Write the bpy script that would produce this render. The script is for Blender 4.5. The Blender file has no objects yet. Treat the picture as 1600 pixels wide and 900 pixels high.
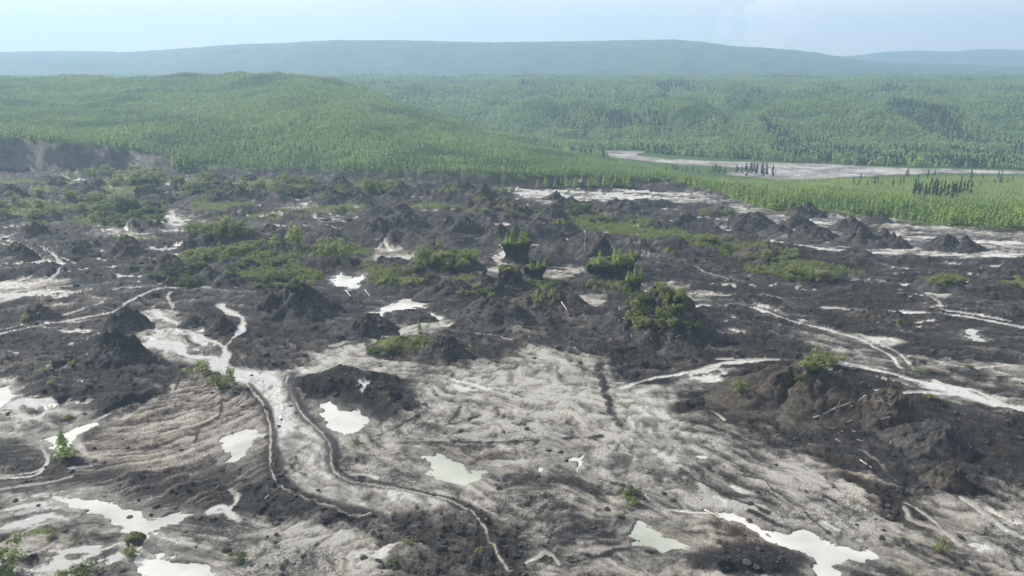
import bpy, math, random
import numpy as np
from mathutils import Vector
from mathutils.bvhtree import BVHTree
random.seed(7)
R = np.random.RandomState(11)
SC = bpy.context.scene
COL = SC.collection
F32 = np.float32

# ---------------------------------------------------------------- camera, sky, sun, exposure
CAMH, PITCH, FPX = 70.0, math.radians(16.2), 1160.0
cam_d = bpy.data.cameras.new('camera'); cam = bpy.data.objects.new('camera', cam_d); COL.objects.link(cam)
cam.location = (0, 0, CAMH); cam.rotation_euler = (math.pi/2 - PITCH, 0, 0)
cam_d.sensor_width = 36; cam_d.lens = 36*FPX/1600; cam_d.clip_start = .5; cam_d.clip_end = 40000
SC.camera = cam
SUN_EL, SUN_ROT = math.radians(37), math.radians(-62)
SUNV = Vector((math.sin(SUN_ROT)*math.cos(SUN_EL), math.cos(SUN_ROT)*math.cos(SUN_EL), math.sin(SUN_EL)))
sd = bpy.data.lights.new('sun', 'SUN'); sun = bpy.data.objects.new('sun', sd); COL.objects.link(sun)
sd.energy = 5.0; sd.angle = math.radians(.6); sd.color = (1, .93, .82)
sun.rotation_euler = SUNV.to_track_quat('Z', 'Y').to_euler(); sun.location = (0, 0, 900)
SC.view_settings.view_transform = 'Standard'; SC.view_settings.look = 'None'
SC.view_settings.exposure = 1.0; SC.view_settings.gamma = 1
W = bpy.data.worlds.new('World'); SC.world = W; W.use_nodes = True
wt = W.node_tree; wt.nodes.clear()
def N(t, typ, **kw):
    n = t.nodes.new(typ)
    for k, v in kw.items():
        if k in n.inputs: n.inputs[k].default_value = v
        else: setattr(n, k, v)
    return n
sky = N(wt, 'ShaderNodeTexSky', sky_type='NISHITA', sun_disc=False, sun_elevation=SUN_EL, sun_rotation=SUN_ROT,
        altitude=200, air_density=1.0, dust_density=1.0, ozone_density=2.0)
bg = N(wt, 'ShaderNodeBackground', Strength=.08)
tc = N(wt, 'ShaderNodeTexCoord')
mp = N(wt, 'ShaderNodeMapping'); mp.inputs['Scale'].default_value = (1, 1, 2.6)
nz = N(wt, 'ShaderNodeTexNoise', Scale=3.2, Detail=7.0, Roughness=.56)
cr = N(wt, 'ShaderNodeMapRange'); cr.inputs[1].default_value = .40; cr.inputs[2].default_value = .74; cr.inputs[3].default_value = .42; cr.inputs[4].default_value = .75
mixw = N(wt, 'ShaderNodeMix', data_type='RGBA'); mixw.inputs[7].default_value = (10.4, 9.9, 9.6, 1)
wo = N(wt, 'ShaderNodeOutputWorld')
L = wt.links.new
L(tc.outputs['Generated'], mp.inputs[0]); L(mp.outputs[0], nz.inputs['Vector']); L(nz.outputs[0], cr.inputs[0])
# a far cumulus, low over the gap between the two ridges
cdir = Vector((.315, .94, .062)).normalized()
dt = N(wt, 'ShaderNodeVectorMath', operation='DISTANCE'); dt.inputs[1].default_value = cdir
cn = N(wt, 'ShaderNodeTexNoise', Scale=26.0, Detail=8.0, Roughness=.6)
cm = N(wt, 'ShaderNodeMath', operation='MULTIPLY_ADD'); cm.inputs[1].default_value = -.085; 
c2 = N(wt, 'ShaderNodeMath', operation='ADD')
c3 = N(wt, 'ShaderNodeMapRange'); c3.inputs[1].default_value = .0; c3.inputs[2].default_value = .022; c3.inputs[3].default_value = .0; c3.inputs[4].default_value = .8
L(tc.outputs['Generated'], dt.inputs[0]); L(tc.outputs['Generated'], cn.inputs['Vector'])
c1 = N(wt, 'ShaderNodeMath', operation='MULTIPLY_ADD'); c1.inputs[1].default_value = .16; c1.inputs[2].default_value = -.018
L(cn.outputs[0], c1.inputs[0]); c4 = N(wt, 'ShaderNodeMath', operation='SUBTRACT'); L(c1.outputs[0], c4.inputs[0]); L(dt.outputs['Value'], c4.inputs[1])
L(c4.outputs[0], c3.inputs[0])
mx = N(wt, 'ShaderNodeMath', operation='MAXIMUM'); L(cr.outputs[0], mx.inputs[0]); L(c3.outputs[0], mx.inputs[1])
L(mx.outputs[0], mixw.inputs[0]); L(sky.outputs[0], mixw.inputs[6]); L(mixw.outputs[2], bg.inputs[0]); L(bg.outputs[0], wo.inputs[0])

# ---------------------------------------------------------------- numeric helpers
ca, sa = math.cos(PITCH), math.sin(PITCH)
def gp(px, py, z=0.0):
    "point of the level plane z seen at a photo position"
    X = (px-800)/FPX; Y = -(py-450)/FPX
    dy, dz = ca+Y*sa, -sa+Y*ca
    t = (z-CAMH)/dz
    return X*t, dy*t
def col_of(x, y): return 800+FPX*x/(y*ca+CAMH*sa)
def row_of(x, y, z=0.0):
    d = y*ca+(CAMH-z)*sa; return 450-FPX*(y*sa+(z-CAMH)*ca)/d
def depth_of(y, z=0.0): return y*ca+(CAMH-z)*sa
perm = R.permutation(4096).astype(np.int32); perm = np.concatenate([perm, perm])
ang = R.rand(4096)*2*math.pi; GX = np.cos(ang).astype(F32); GY = np.sin(ang).astype(F32)
def pn(x, y, seed=0):
    xf = np.floor(x); yf = np.floor(y)
    xi = xf.astype(np.int32)+seed*17; yi = yf.astype(np.int32)+seed*31
    fx = (x-xf).astype(F32); fy = (y-yf).astype(F32)
    def g(i, j, a, b):
        h = perm[(perm[i & 4095]+(j & 4095)) & 4095]
        return GX[h]*a+GY[h]*b
    u = fx*fx*fx*(fx*(fx*6-15)+10); v = fy*fy*fy*(fy*(fy*6-15)+10)
    a = g(xi, yi, fx, fy); b = g(xi+1, yi, fx-1, fy); c = g(xi, yi+1, fx, fy-1); d = g(xi+1, yi+1, fx-1, fy-1)
    return (a+u*(b-a)+v*((c+u*(d-c))-(a+u*(b-a))))*1.5
def fbm(x, y, wl, octv, seed=0, gain=.5, ridged=False):
    s = 0; a = 1; t = 0
    for o in range(octv):
        n = pn(x/wl, y/wl, seed+o*7)
        s = s+a*(1-2*np.abs(n) if ridged else n); t += a; a *= gain; wl /= 2.03
    return s/t
def sst(a, b, x):
    t = np.clip((x-a)/(b-a), 0, 1); return t*t*(3-2*t)
def poly_sdf(P, x, y):
    "signed distance to a polygon, negative inside"
    n = len(P); d = np.full(x.shape, 1e9, F32); ins = np.zeros(x.shape, bool)
    for i in range(n):
        ax, ay = P[i]; bx, by = P[(i+1) % n]
        ex, ey = bx-ax, by-ay; wx, wy = x-ax, y-ay
        t = np.clip((wx*ex+wy*ey)/(ex*ex+ey*ey+1e-9), 0, 1)
        d = np.minimum(d, (wx-ex*t)**2+(wy-ey*t)**2)
        c = ((ay <= y) & (by > y)) | ((by <= y) & (ay > y))
        with np.errstate(divide='ignore', invalid='ignore'):
            ins ^= c & (x < ax+(y-ay)/(by-ay+1e-12)*ex)
    d = np.sqrt(d); return np.where(ins, -d, d)
def line_dist(P, x, y):
    d = np.full(x.shape, 1e9, F32); sg = np.zeros(x.shape, F32)
    for i in range(len(P)-1):
        ax, ay = P[i]; bx, by = P[i+1]; ex, ey = bx-ax, by-ay; wx, wy = x-ax, y-ay
        t = np.clip((wx*ex+wy*ey)/(ex*ex+ey*ey+1e-9), 0, 1)
        q = (wx-ex*t)**2+(wy-ey*t)**2; m = q < d
        d = np.where(m, q, d); sg = np.where(m, np.sign(ex*wy-ey*wx), sg)
    return np.sqrt(d), sg
def smoothline(P, n=4):
    Q = []
    for i in range(len(P)-1):
        p0 = P[max(i-1, 0)]; p1 = P[i]; p2 = P[i+1]; p3 = P[min(i+2, len(P)-1)]
        for k in range(n):
            t = k/n
            Q.append(tuple(.5*((2*p1[j])+(-p0[j]+p2[j])*t+(2*p0[j]-5*p1[j]+4*p2[j]-p3[j])*t*t+(-p0[j]+3*p1[j]-3*p2[j]+p3[j])*t**3) for j in (0, 1)))
    Q.append(P[-1]); return Q

# ---------------------------------------------------------------- what lies on the slump floor (photo positions of floor features)
# regions: polygon, paleness, softness in metres, brown
REG = [
 ([(470,560),(560,540),(640,562),(740,572),(830,545),(930,562),(990,605),(1060,590),(1120,580),(1130,600),(1080,640),(1170,680),(1260,720),(1350,790),(1440,850),(1400,890),(1100,905),(1000,940),(820,940),(700,800),(560,740),(500,700),(470,640)], .60, 3, 0),
 ([(430,610),(455,580),(480,560),(560,535),(640,505),(700,500),(690,515),(620,545),(650,580),(560,590),(470,600)], .74, 2.5, 0),
 ([(770,560),(840,556),(960,620),(980,700),(900,730),(800,700),(700,680),(640,690),(680,600)], .72, 4, 0),
 ([(975,600),(1060,600),(1060,640),(1100,700),(1060,740),(1000,730),(985,680),(965,650)], .86, 2.5, 0),
 ([(560,640),(700,650),(780,720),(640,700),(600,700),(560,745),(530,700)], .66, 3, 0),
 ([(342,575),(400,570),(450,580),(480,640),(505,690),(515,730),(560,750),(640,772),(740,802),(780,850),(640,830),(540,792),(450,757),(428,700),(425,640),(380,600)], .84, 1.6, 0),
 ([(340,577),(430,578),(450,620),(475,660),(440,690),(430,650),(400,612)], 1.2, 1, 0),
 ([(300,572),(350,590),(400,625),(425,690),(400,745),(340,785),(230,778),(120,742),(130,690),(200,640),(255,612)], .50, 2, .6),
 ([(100,735),(200,742),(300,735),(370,700),(400,690),(395,740),(340,785),(230,780),(130,757)], .24, 5, .2),
 ([(-80,735),(110,752),(300,790),(420,795),(560,805),(700,832),(720,960),(-80,960)], .47, 3, 0),
 ([(400,812),(520,808),(600,830),(610,860),(570,905),(300,920),(330,880),(420,850)], .78, 3, 0),
 ([(400,740),(440,755),(520,790),(570,800),(560,812),(400,800),(330,790),(370,770)], .2, 2, .1),
 ([(560,815),(600,800),(700,790),(770,805),(815,850),(840,940),(620,940),(580,850)], .24, 3, .2),
 ([(760,740),(900,745),(990,780),(1000,820),(880,840),(800,830),(770,790)], .40, 5, .1),
 ([(455,598),(560,578),(605,585),(655,618),(600,655),(560,652),(500,627)], .02, 1.5, 0),
 ([(560,590),(640,600),(650,640),(600,655)], .1, 2, 0),
 ([(1190,700),(1300,705),(1370,760),(1445,850),(1400,880),(1300,850),(1210,770)], .78, 4, 0),
 ([(1080,650),(1200,690),(1200,780),(1120,760),(1060,700)], .5, 4, 0),
 ([(1400,780),(1470,765),(1700,790),(1700,950),(1350,950)], .50, 5, .2),
 ([(1470,800),(1700,830),(1700,930),(1560,900)], .72, 4, 0),
 ([(1060,640),(1120,600),(1180,572),(1300,560),(1420,615),(1530,660),(1700,690),(1700,725),(1500,735),(1430,722),(1370,695),(1270,670),(1160,648)], .03, 3, .4),
 ([(1270,690),(1330,720),(1400,770),(1440,800),(1400,810),(1340,770),(1280,715)], .22, 3, .7),
 ([(-40,640),(30,615),(160,590),(250,570),(270,600),(170,650),(60,665)], .12, 2, 0),
 ([(-80,590),(20,592),(60,640),(150,650),(110,700),(40,690),(-80,680)], .55, 2, 0),
 ([(-60,440),(90,432),(125,445),(60,460),(0,475),(-60,480)], .70, 3, .3),
 ([(205,490),(250,480),(300,500),(345,545),(350,570),(280,570),(225,545)], .60, 2, 0),
 ([(230,335),(270,328),(300,340),(318,352),(270,357),(245,350)], .62, 5, .3),
 ([(150,350),(200,355),(235,372),(190,378),(160,365)], .5, 6, .3),
 ([(445,318),(500,320),(505,328),(450,330)], .62, 8, .4),
 ([(585,388),(625,384),(655,396),(640,408),(600,416),(575,410)], .82, 3, .2),
 ([(770,400),(800,400),(800,420),(745,440),(740,432),(770,418)], .7, 3, .2),
 ([(850,420),(890,412),(920,425),(880,437),(850,438)], .8, 3, .2),
 ([(880,460),(905,452),(940,460),(945,478),(920,475)], .8, 2, .1),
 ([(1000,440),(1040,440),(1120,458),(1110,475),(1040,470)], .55, 4, 0),
 ([(1120,470),(1200,472),(1330,530),(1500,560),(1700,560),(1700,660),(1500,640),(1400,605),(1300,560),(1180,500)], .40, 4, 0),
 ([(1120,478),(1200,480),(1260,500),(1290,520),(1230,520),(1150,500)], .25, 4, 0),
 ([(1340,523),(1400,523),(1412,533),(1390,542),(1350,533)], 1.1, 1.5, .25),
 ([(780,293),(870,295),(1000,300),(1090,298),(1150,320),(1060,318),(960,318),(850,318),(800,303)], .62, 8, 0),
 ([(1130,310),(1230,325),(1300,335),(1420,345),(1600,362),(1900,372),(1900,420),(1600,404),(1400,400),(1230,385),(1200,350),(1140,335)], .50, 8, 0),
 ([(1100,372),(1280,385),(1300,425),(1180,430),(1060,400)], .06, 6, .1),
 ([(1300,400),(1600,410),(1700,440),(1500,445),(1340,440)], .2, 8, 0),
 ([(830,800),(1000,800),(1050,860),(1010,940),(840,940)], .55, 3, 0),
 ([(985,815),(1050,830),(1110,800),(1200,832),(1270,870),(1160,868),(1080,855)], .42, 2, .7),
 ([(1060,870),(1120,857),(1200,855),(1262,872),(1268,895),(1150,895),(1070,890)], .03, 1.5, 0),
 ([(655,695),(740,692),(800,705),(790,716),(740,728),(690,712)], .38, 1.5, .3),
]
# streams and wet threads: polyline, width px, paleness (milky silt plus painted sky sheen)
STR = [
 ([(-40,530),(60,508),(120,497),(175,487),(205,468),(245,452),(300,448)], 6, 1.1),
 ([(0,515),(60,500),(140,480),(160,470)], 3, .9),
 ([(215,497),(235,512),(270,528),(288,552),(330,562),(352,580)], 17, 1.2),
 ([(352,585),(350,556),(360,532),(378,512),(376,495),(355,485),(345,475)], 10, 1.2),
 ([(238,478),(248,492),(275,505),(300,520),(350,540)], 7, 1.2),
 ([(222,545),(255,535),(290,540)], 8, 1.1),
 ([(270,480),(262,462),(268,455)], 3, 1.0),
 ([(345,575),(400,585),(440,600)], 14, 1.3),
 ([(975,604),(1010,592),(1080,580),(1140,566),(1200,562)], 7, 1.15),
 ([(1180,480),(1230,498),(1300,517),(1350,533),(1385,552),(1410,575)], 6, 1.15),
 ([(1355,535),(1385,540),(1415,562),(1430,577)], 3, 1.1),
 ([(1300,565),(1380,580),(1440,597),(1500,612),(1560,632),(1640,645)], 13, 1.25),
 ([(1330,607),(1400,612),(1450,612),(1520,620),(1600,638)], 6, 1.15),
 ([(1480,605),(1530,612),(1570,630),(1640,640)], 5, 1.2),
 ([(1120,560),(1180,560),(1240,562)], 4, 1.0),
 ([(1040,452),(1100,460),(1200,462),(1250,475),(1350,484),(1450,488),(1540,500),(1660,520)], 5.5, 1.0),
 ([(1410,488),(1500,492),(1600,512),(1700,525)], 5, 1.1),
 ([(1480,485),(1560,497),(1580,500)], 4.5, 1.1),
 ([(1470,565),(1520,573),(1600,570),(1700,580)], 4, 1.0),
 ([(1190,375),(1240,381),(1290,389),(1340,393),(1420,396),(1520,399),(1660,403)], 9, 1.2),
 ([(1500,402),(1600,396),(1700,398)], 9, 1.1),
 ([(1225,335),(1252,341),(1300,352),(1325,372),(1300,382)], 5, 1.15),
 ([(1262,348),(1300,347),(1320,347)], 8, 1.1),
 ([(1385,366),(1420,369),(1470,371)], 7, 1.15),
 ([(1430,355),(1480,355)], 5, 1.1), ([(1545,378),(1580,384),(1640,388)], 8, 1.1), ([(1410,362),(1450,364)], 5, 1.0),
 ([(1085,340),(1110,350),(1140,360)], 6, 1.0), ([(1060,320),(1085,320)], 5, 1.1),
 ([(800,293),(850,300),(880,304),(905,314),(950,316)], 8, 1.15),
 ([(880,312),(920,316),(960,311),(1010,306)], 7, 1.2), ([(930,305),(980,300),(1050,302)], 6, 1.1),
 ([(1020,312),(1060,308)], 6, 1.1), ([(1036,325),(1056,327)], 4, 1.0), ([(975,333),(1000,331)], 4, .9),
 ([(-30,372),(20,378),(55,384),(80,397),(93,409),(92,422),(75,437),(40,446),(0,452)], 3.4, 1.15),
 ([(-30,376),(30,386),(52,393),(58,402),(70,409),(66,423),(40,435),(0,443)], 3, 1.1),
 ([(0,356),(40,352)], 5, 1.1), ([(0,371),(20,366),(38,362)], 3.5, 1.2), ([(10,357),(35,355)], 5, 1.2),
 ([(100,402),(118,411)], 5, 1.1), ([(90,424),(108,426)], 4, 1.0), ([(122,421),(135,419)], 4, 1.1),
 ([(0,470),(60,457),(110,447)], 5, .95), ([(175,452),(230,446),(260,440)], 3.5, .9),
 ([(265,349),(285,352),(308,351)], 6, 1.25), ([(268,330),(275,342),(290,350)], 4, 1.1), ([(255,362),(290,356)], 3, 1.0),
 ([(270,384),(300,386)], 3, 1.1), ([(160,360),(185,362)], 3, 1.0), ([(300,452),(315,447),(330,450)], 6, 1.1),
 ([(535,319),(548,317)], 6, 1.2), ([(555,340),(565,336)], 6, 1.1), ([(612,330),(625,326)], 6, 1.2), ([(724,303),(740,303)], 7, 1.2),
 ([(612,337),(616,338)], 5, 1.2), ([(760,353),(778,348)], 6, 1.2),
 ([(607,369),(600,380),(612,392)], 3.5, 1.15), ([(575,380),(590,388),(610,392)], 3, 1.0),
 ([(590,405),(640,402)], 8, 1.0), ([(845,363),(865,358)], 6, 1.1), ([(836,383),(845,385)], 6, 1.1),
 ([(640,495),(610,512),(560,530),(515,540)], 6, .95), ([(700,517),(760,521),(800,532)], 4, 1.0),
 ([(680,497),(700,510)], 6, 1.0), ([(610,512),(625,525)], 7, 1.1), ([(868,456),(895,460),(915,474),(942,477)], 3.5, 1.1),
 ([(1430,447),(1445,458),(1465,470),(1470,483)], 3, 1.0), ([(1330,440),(1360,443)], 3, 1.1), ([(1390,451),(1410,453)], 3, 1.1),
 ([(0,745),(50,743),(72,728),(72,712),(64,698)], 4, 1.1), ([(0,742),(60,735),(75,715),(68,705)], 3, 1.0),
 ([(0,660),(40,655),(80,640),(110,625)], 3, .95), ([(10,630),(40,650),(90,665)], 4, 1.0), ([(140,660),(175,645),(215,632)], 4, 1.1),
 ([(190,655),(230,630),(265,615),(268,600)], 4, .9), ([(85,585),(108,570),(145,548)], 5, 1.1), ([(90,583),(115,575)], 9, 1.1),
 ([(0,765),(60,755),(110,745)], 4, .9), ([(20,840),(60,820),(120,805)], 4, .9), ([(30,800),(80,790),(110,795)], 7, 1.0),
 ([(5,870),(60,860),(90,845)], 5, .95), ([(1440,748),(1500,775),(1545,810),(1600,838),(1680,850)], 6, 1.05),
 ([(1380,725),(1385,738),(1400,750)], 3, 1.0), ([(1415,785),(1440,800),(1475,830),(1500,850)], 4, 1.0),
 ([(1410,790),(1420,810),(1460,825)], 3, .9), ([(1340,700),(1365,715),(1385,735)], 2.5, .9),
 ([(1110,640),(1130,655)], 3, 1.0), ([(1040,795),(1100,799),(1125,802)], 3, 1.15), ([(1000,770),(1025,785),(1045,797)], 4, 1.0),
 ([(1115,775),(1135,785),(1120,797)], 4, 1.1), ([(1145,760),(1165,768)], 6, 1.1), ([(820,880),(850,860),(870,880)], 4, 1.0),
 ([(1285,815),(1305,825)], 4, 1.1), ([(360,765),(370,780),(352,798),(330,800)], 5, 1.1), ([(325,800),(350,790),(370,812)], 9, 1.1),
 ([(545,742),(570,738),(590,745)], 8, 1.05), ([(110,665),(125,700),(135,710)], 7, 1.0), ([(110,729),(140,727)], 8, 1.1),
 ([(1085,415),(1120,430),(1180,445)], 2.5, .75),
]
# levees: a raised dark-edged thread with a pale line on its crown
LEV = [
 ([(452,588),(456,615),(478,650),(510,680),(522,705),(520,728),(545,748),(600,757),(660,770),(710,782),(745,808),(775,855),(800,895)], 17),
 ([(388,602),(418,640),(426,690),(430,738),(465,772),(520,790),(575,797)], 16),
 ([(1100,700),(1180,745),(1210,770),(1290,830),(1310,850)], 5),
]
DRK = [ ([(935,575),(945,605),(952,635),(968,668)], 9), ([(1290,745),(1320,775),(1360,800)], 3), ([(620,690),(700,690),(780,690),(840,690)], 4),
 ([(700,662),(730,655),(750,650)], 8), ([(880,685),(940,683)], 4), ([(590,680),(640,655),(670,640)], 3), ([(900,740),(960,755),(1000,770)], 4),
 ([(1060,735),(1100,760),(1170,790),(1200,805)], 6), ([(1170,800),(1230,825),(1290,840)], 7), ([(985,765),(1030,795)], 6),
 ([(880,838),(940,838),(980,815)], 7), ([(300,640),(370,620),(340,600)], 1.2), ([(345,620),(342,650),(310,670),(305,690)], 3),
 ([(280,590),(272,610),(250,625)], 1.5), ([(1420,560),(1440,565)], 5), ([(1500,580),(1580,590)], 9), ([(720,635),(700,660)], 3),
 ([(930,870),(990,855)], 8), ([(480,740),(440,720)], 2) ]
POND = [
 ('long milky white pond at the lower left', [(72,772),(100,768),(150,778),(200,793),(255,800),(285,795),(302,806),(275,820),(238,832),(225,850),(262,866),(325,872),(335,960),(235,960),(225,905),(228,872),(185,828),(145,808),(100,786)]),
 ('small white pond beside the sweeping brown mud lobe', [(343,681),(385,663),(402,667),(408,680),(388,692),(380,710),(365,728),(355,715),(350,697)]),
 ('pale pond at the foot of the flat dark mound', [(495,627),(520,622),(535,640),(562,641),(575,653),(570,664),(552,680),(528,680),(510,668),(500,650)]),
 ('pale green pond in the middle of the foreground', [(650,706),(690,712),(725,724),(762,731),(764,745),(735,760),(695,750),(667,732)]),
 ('greenish pond near the bottom centre', [(962,836),(985,815),(1012,828),(1060,838),(1085,858),(1050,872),(1015,855),(980,845)]),
 ('large milky pond at the lower right', [(1108,797),(1140,796),(1160,810),(1200,832),(1262,826),(1312,845),(1372,865),(1378,880),(1335,882),(1300,905),(1275,905),(1268,876),(1230,857),(1180,837),(1140,815)]),
 ('bright pond left of the centre mounds with tree reflections', [(517,436),(530,424),(545,430),(560,431),(570,425),(574,432),(562,448),(545,453),(528,446)]),
 ('forked bright pond in front of the shrubby mounds', [(580,488),(600,475),(640,466),(668,469),(665,480),(630,482),(606,486),(596,496)]),
 ('small bright pool below the forked pond', [(657,500),(665,490),(682,490),(690,500)]),
 ('small bright pool left of the tree topped pillar', [(690,385),(705,378),(718,384),(705,388)]),
 ('small bright pool at the foot of the tree topped pillar', [(768,398),(785,388),(797,397),(785,402)]),
 ('pale green pool on the right in front of the mossy rise', [(1433,448),(1450,445),(1470,454),(1498,459),(1475,464),(1447,459)]),
 ('small pale pool near the right edge', [(1512,516),(1545,514),(1536,522),(1540,532),(1503,531),(1518,523)]),
 ('pale pond with the single sapling on its near bank', [(60,682),(105,668),(150,655),(162,660),(125,680),(110,700),(85,700)]),
 ('pale pool at the left edge', [(-30,606),(18,600),(24,612),(6,636),(-30,650)]),
 ('little pale pool on the mud flat right of centre', [(1083,711),(1100,705),(1121,713),(1100,721)]),
 ('curved white pool in the cracked mud', [(868,717),(890,711),(912,717),(905,728),(922,742),(906,738),(892,724)]),
 ('little white pool beside the curved pool', [(840,726),(852,722),(860,727),(852,733)]),
 ('thin bright pool at the edge of the far right woods', [(1355,336),(1370,332),(1388,333),(1385,338),(1362,340)]),
]
PUD = [(50,630,110,50,.8),(60,790,120,50,.85),(150,865,130,45,.9),(20,460,120,22,.95),(500,860,130,50,.75),(275,530,90,40,1.0),(1400,595,220,32,.85),(930,305,160,14,1.0),(1450,378,220,18,.75),(1540,830,110,60,.8),
 (1210,500,130,25,.7),(680,600,200,50,.55),(430,620,60,60,.9),(270,348,50,12,.95),(1110,600,60,60,.7),(1060,460,90,20,.7),(1480,500,130,20,.7),(620,405,40,14,.8),(1270,350,80,20,.8),(1100,345,60,20,.6),(60,400,80,40,.6),(200,300,240,30,.55),(500,340,220,40,.62),(760,350,160,50,.64),(960,380,140,40,.6),(250,410,160,40,.62),(1150,480,250,60,.58),(1480,440,150,50,.6),(120,540,140,40,.62),(190,360,60,14,.7),(1480,670,90,30,.55),(870,430,50,14,.7)]
HUMP = [(540,615,85,34,2.2),(620,636,45,20,1.3),(1165,880,100,13,1.6),(990,860,40,10,.8),(700,840,110,50,.7),(250,760,150,22,.9),(1130,850,110,20,.7),(900,550,140,40,1.2),(120,620,160,40,1.2),(60,560,100,30,1.2)]
def to_world(P): return [gp(*p) for p in P]
REGW = [(to_world(P), v, s, b) for P, v, s, b in REG]
STRW = [(to_world(smoothline(P)), w, v) for P, w, v in STR]
LEVW = [(to_world(smoothline(P, 5)), w) for P, w in LEV]
DRKW = [(to_world(smoothline(P)), w) for P, w in DRK]
PONDW = [to_world(P) for _, P in POND]
GREEN = [  # patches of low green growth: centre px, half size px, strength
 (60,290,90,14,.5),(180,300,80,14,.5),(50,325,70,12,.6),(140,318,60,12,.7),(230,338,60,10,.6),(340,300,70,10,.6),(430,290,60,9,.6),
 (340,322,50,8,.8),(470,300,60,8,.5),(540,325,60,6,.8),(480,330,40,5,.7),(650,325,50,5,.6),(690,325,30,5,.6),(770,330,60,6,.6),(850,335,60,8,.7),
 (900,345,60,8,.6),(960,355,60,8,.7),(1020,365,50,7,.7),(1080,378,40,8,.7),(1150,390,60,8,.5),(360,400,70,14,.75),(300,405,40,10,.6),(440,395,40,8,.6),
 (530,395,40,14,.8),(620,425,60,12,.6),(470,430,50,8,.5),(390,430,60,10,.6),(560,290,60,6,.5),(150,345,50,8,.6),(60,350,30,6,.5),(210,370,40,6,.5),
 (1240,425,90,14,.55),(1480,440,40,10,.5),(1580,440,30,10,.5),(1450,575,40,4,.3),(100,590,30,4,.4),(60,830,30,6,.25),(100,870,60,14,.4),(520,305,50,6,.6),
 (640,545,50,8,.5),(700,400,60,12,.6),(760,440,50,8,.5),(840,445,40,6,.5),(960,440,50,8,.4),(700,360,60,8,.35),(290,285,60,8,.6),(220,285,50,8,.6),(420,340,80,8,.4)]

# long profiles of the land beyond the floor, per photo column: (scarp foot row, scarp height, mid, crest, valley, slope foot, bluff top, brow, plateau)
def zr(Y, row): return CAMH-(math.tan(PITCH+math.atan((row-450)/FPX)))*Y
#      col  footrow scarp  mid(Y,row)   crest(Y,row)   valley(Y,z)  foot(Y,z)   bluff(Y,z)  brow(Y,z)
PROF = [
 (-900, 268, 26, (760,168), (1150,127), (1450,48), (1700,45), (1900,50), (2300,54)),
 (-300, 268, 26, (760,168), (1150,127), (1450,48), (1700,45), (1900,50), (2300,54)),
 (0,    268, 24, (760,168), (1150,127), (1450,48), (1700,45), (1900,50), (2300,54)),
 (130,  268, 20, (750,190), (1150,126), (1450,44), (1700,42), (1900,48), (2300,54)),
 (250,  267, 12, (760,172), (1150,125), (1450,40), (1650,38), (1850,46), (2300,54)),
 (300,  270, 5,  (750,170), (1130,124), (1400,36), (1600,34), (1800,44), (2300,54)),
 (400,  273, 4,  (740,178), (1100,124), (1350,30), (1550,30), (1750,42), (2200,53)),
 (480,  275, 5,  (740,178), (1080,124), (1320,20), (1450,20), (1650,38), (2200,53)),
 (560,  278, 5,  (720,191), (1040,142), (1250,8),  (1350,8),  (1550,34), (2100,52)),
 (640,  281, 6,  (680,209), (960,167),  (1150,-2), (1250,0),  (1450,30), (2100,52)),
 (760,  289, 7,  (620,237), (850,211),  (1020,-12),(1080,-12),(1280,26), (2000,52)),
 (850,  289, 7,  (580,256), (740,236),  (880,-15), (960,-15), (1160,24), (2000,52)),
 (950,  286, 5,  (560,268), (660,256),  (760,-16), (900,-15), (1110,24), (2000,52)),
 (1040, 284, 2,  (540,276), (600,270),  (680,-16), (880,-15), (1100,25), (2000,52)),
 (1120, 303, .3, (480,292), (530,289),  (650,-16), (870,-15), (1100,25), (2000,52)),
 (1200, 327, .3, (450,302), (520,292),  (640,-16), (870,-15), (1100,25), (2000,52)),
 (1300, 333, .3, (450,305), (530,288),  (640,-16), (870,-15), (1100,25), (2000,52)),
 (1450, 350, .3, (450,308), (560,284),  (660,-16), (870,-15), (1100,25), (2000,52)),
 (1600, 358, .3, (440,314), (560,284),  (660,-16), (870,-15), (1100,25), (2000,52)),
 (2500, 370, .3, (450,310), (610,276),  (660,-16), (870,-15), (1100,25), (2000,52)),
]
SKYL = [(-2500,80),(-300,86),(0,82),(110,80),(210,82),(300,76),(380,70),(450,68),(520,64),(640,64),(760,67),(880,66),(960,64),(1050,63),(1090,66),(1110,69),(1140,73),(1180,75),(1235,79),(1270,83),(1300,88),(1340,94),(1400,98),(1600,104),(2500,106),(4000,100)]
SKY2 = [(-2500,118),(1150,112),(1250,96),(1300,89),(1340,86),(1370,82),(1430,79),(1480,81),(1510,78),(1545,77),(1600,79),(1800,82),(2500,90),(4000,90)]
pc = np.array([p[0] for p in PROF], float)
tab = []
for p in PROF:
    yb = gp(p[0], p[1])[1]; sc = p[2]
    tab.append([(yb-.5, 0), (yb+2+sc*.35, sc), (p[3][0], zr(*p[3])), (p[4][0], zr(*p[4])), p[5], p[6], p[7], p[8], (3200, 50), (4300, 45)])
tab = np.array(tab, float)
TY = tab[:, :, 0]; TZ = tab[:, :, 1]
def edge_y(c): return np.interp(c, pc, TY[:, 0])
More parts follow.
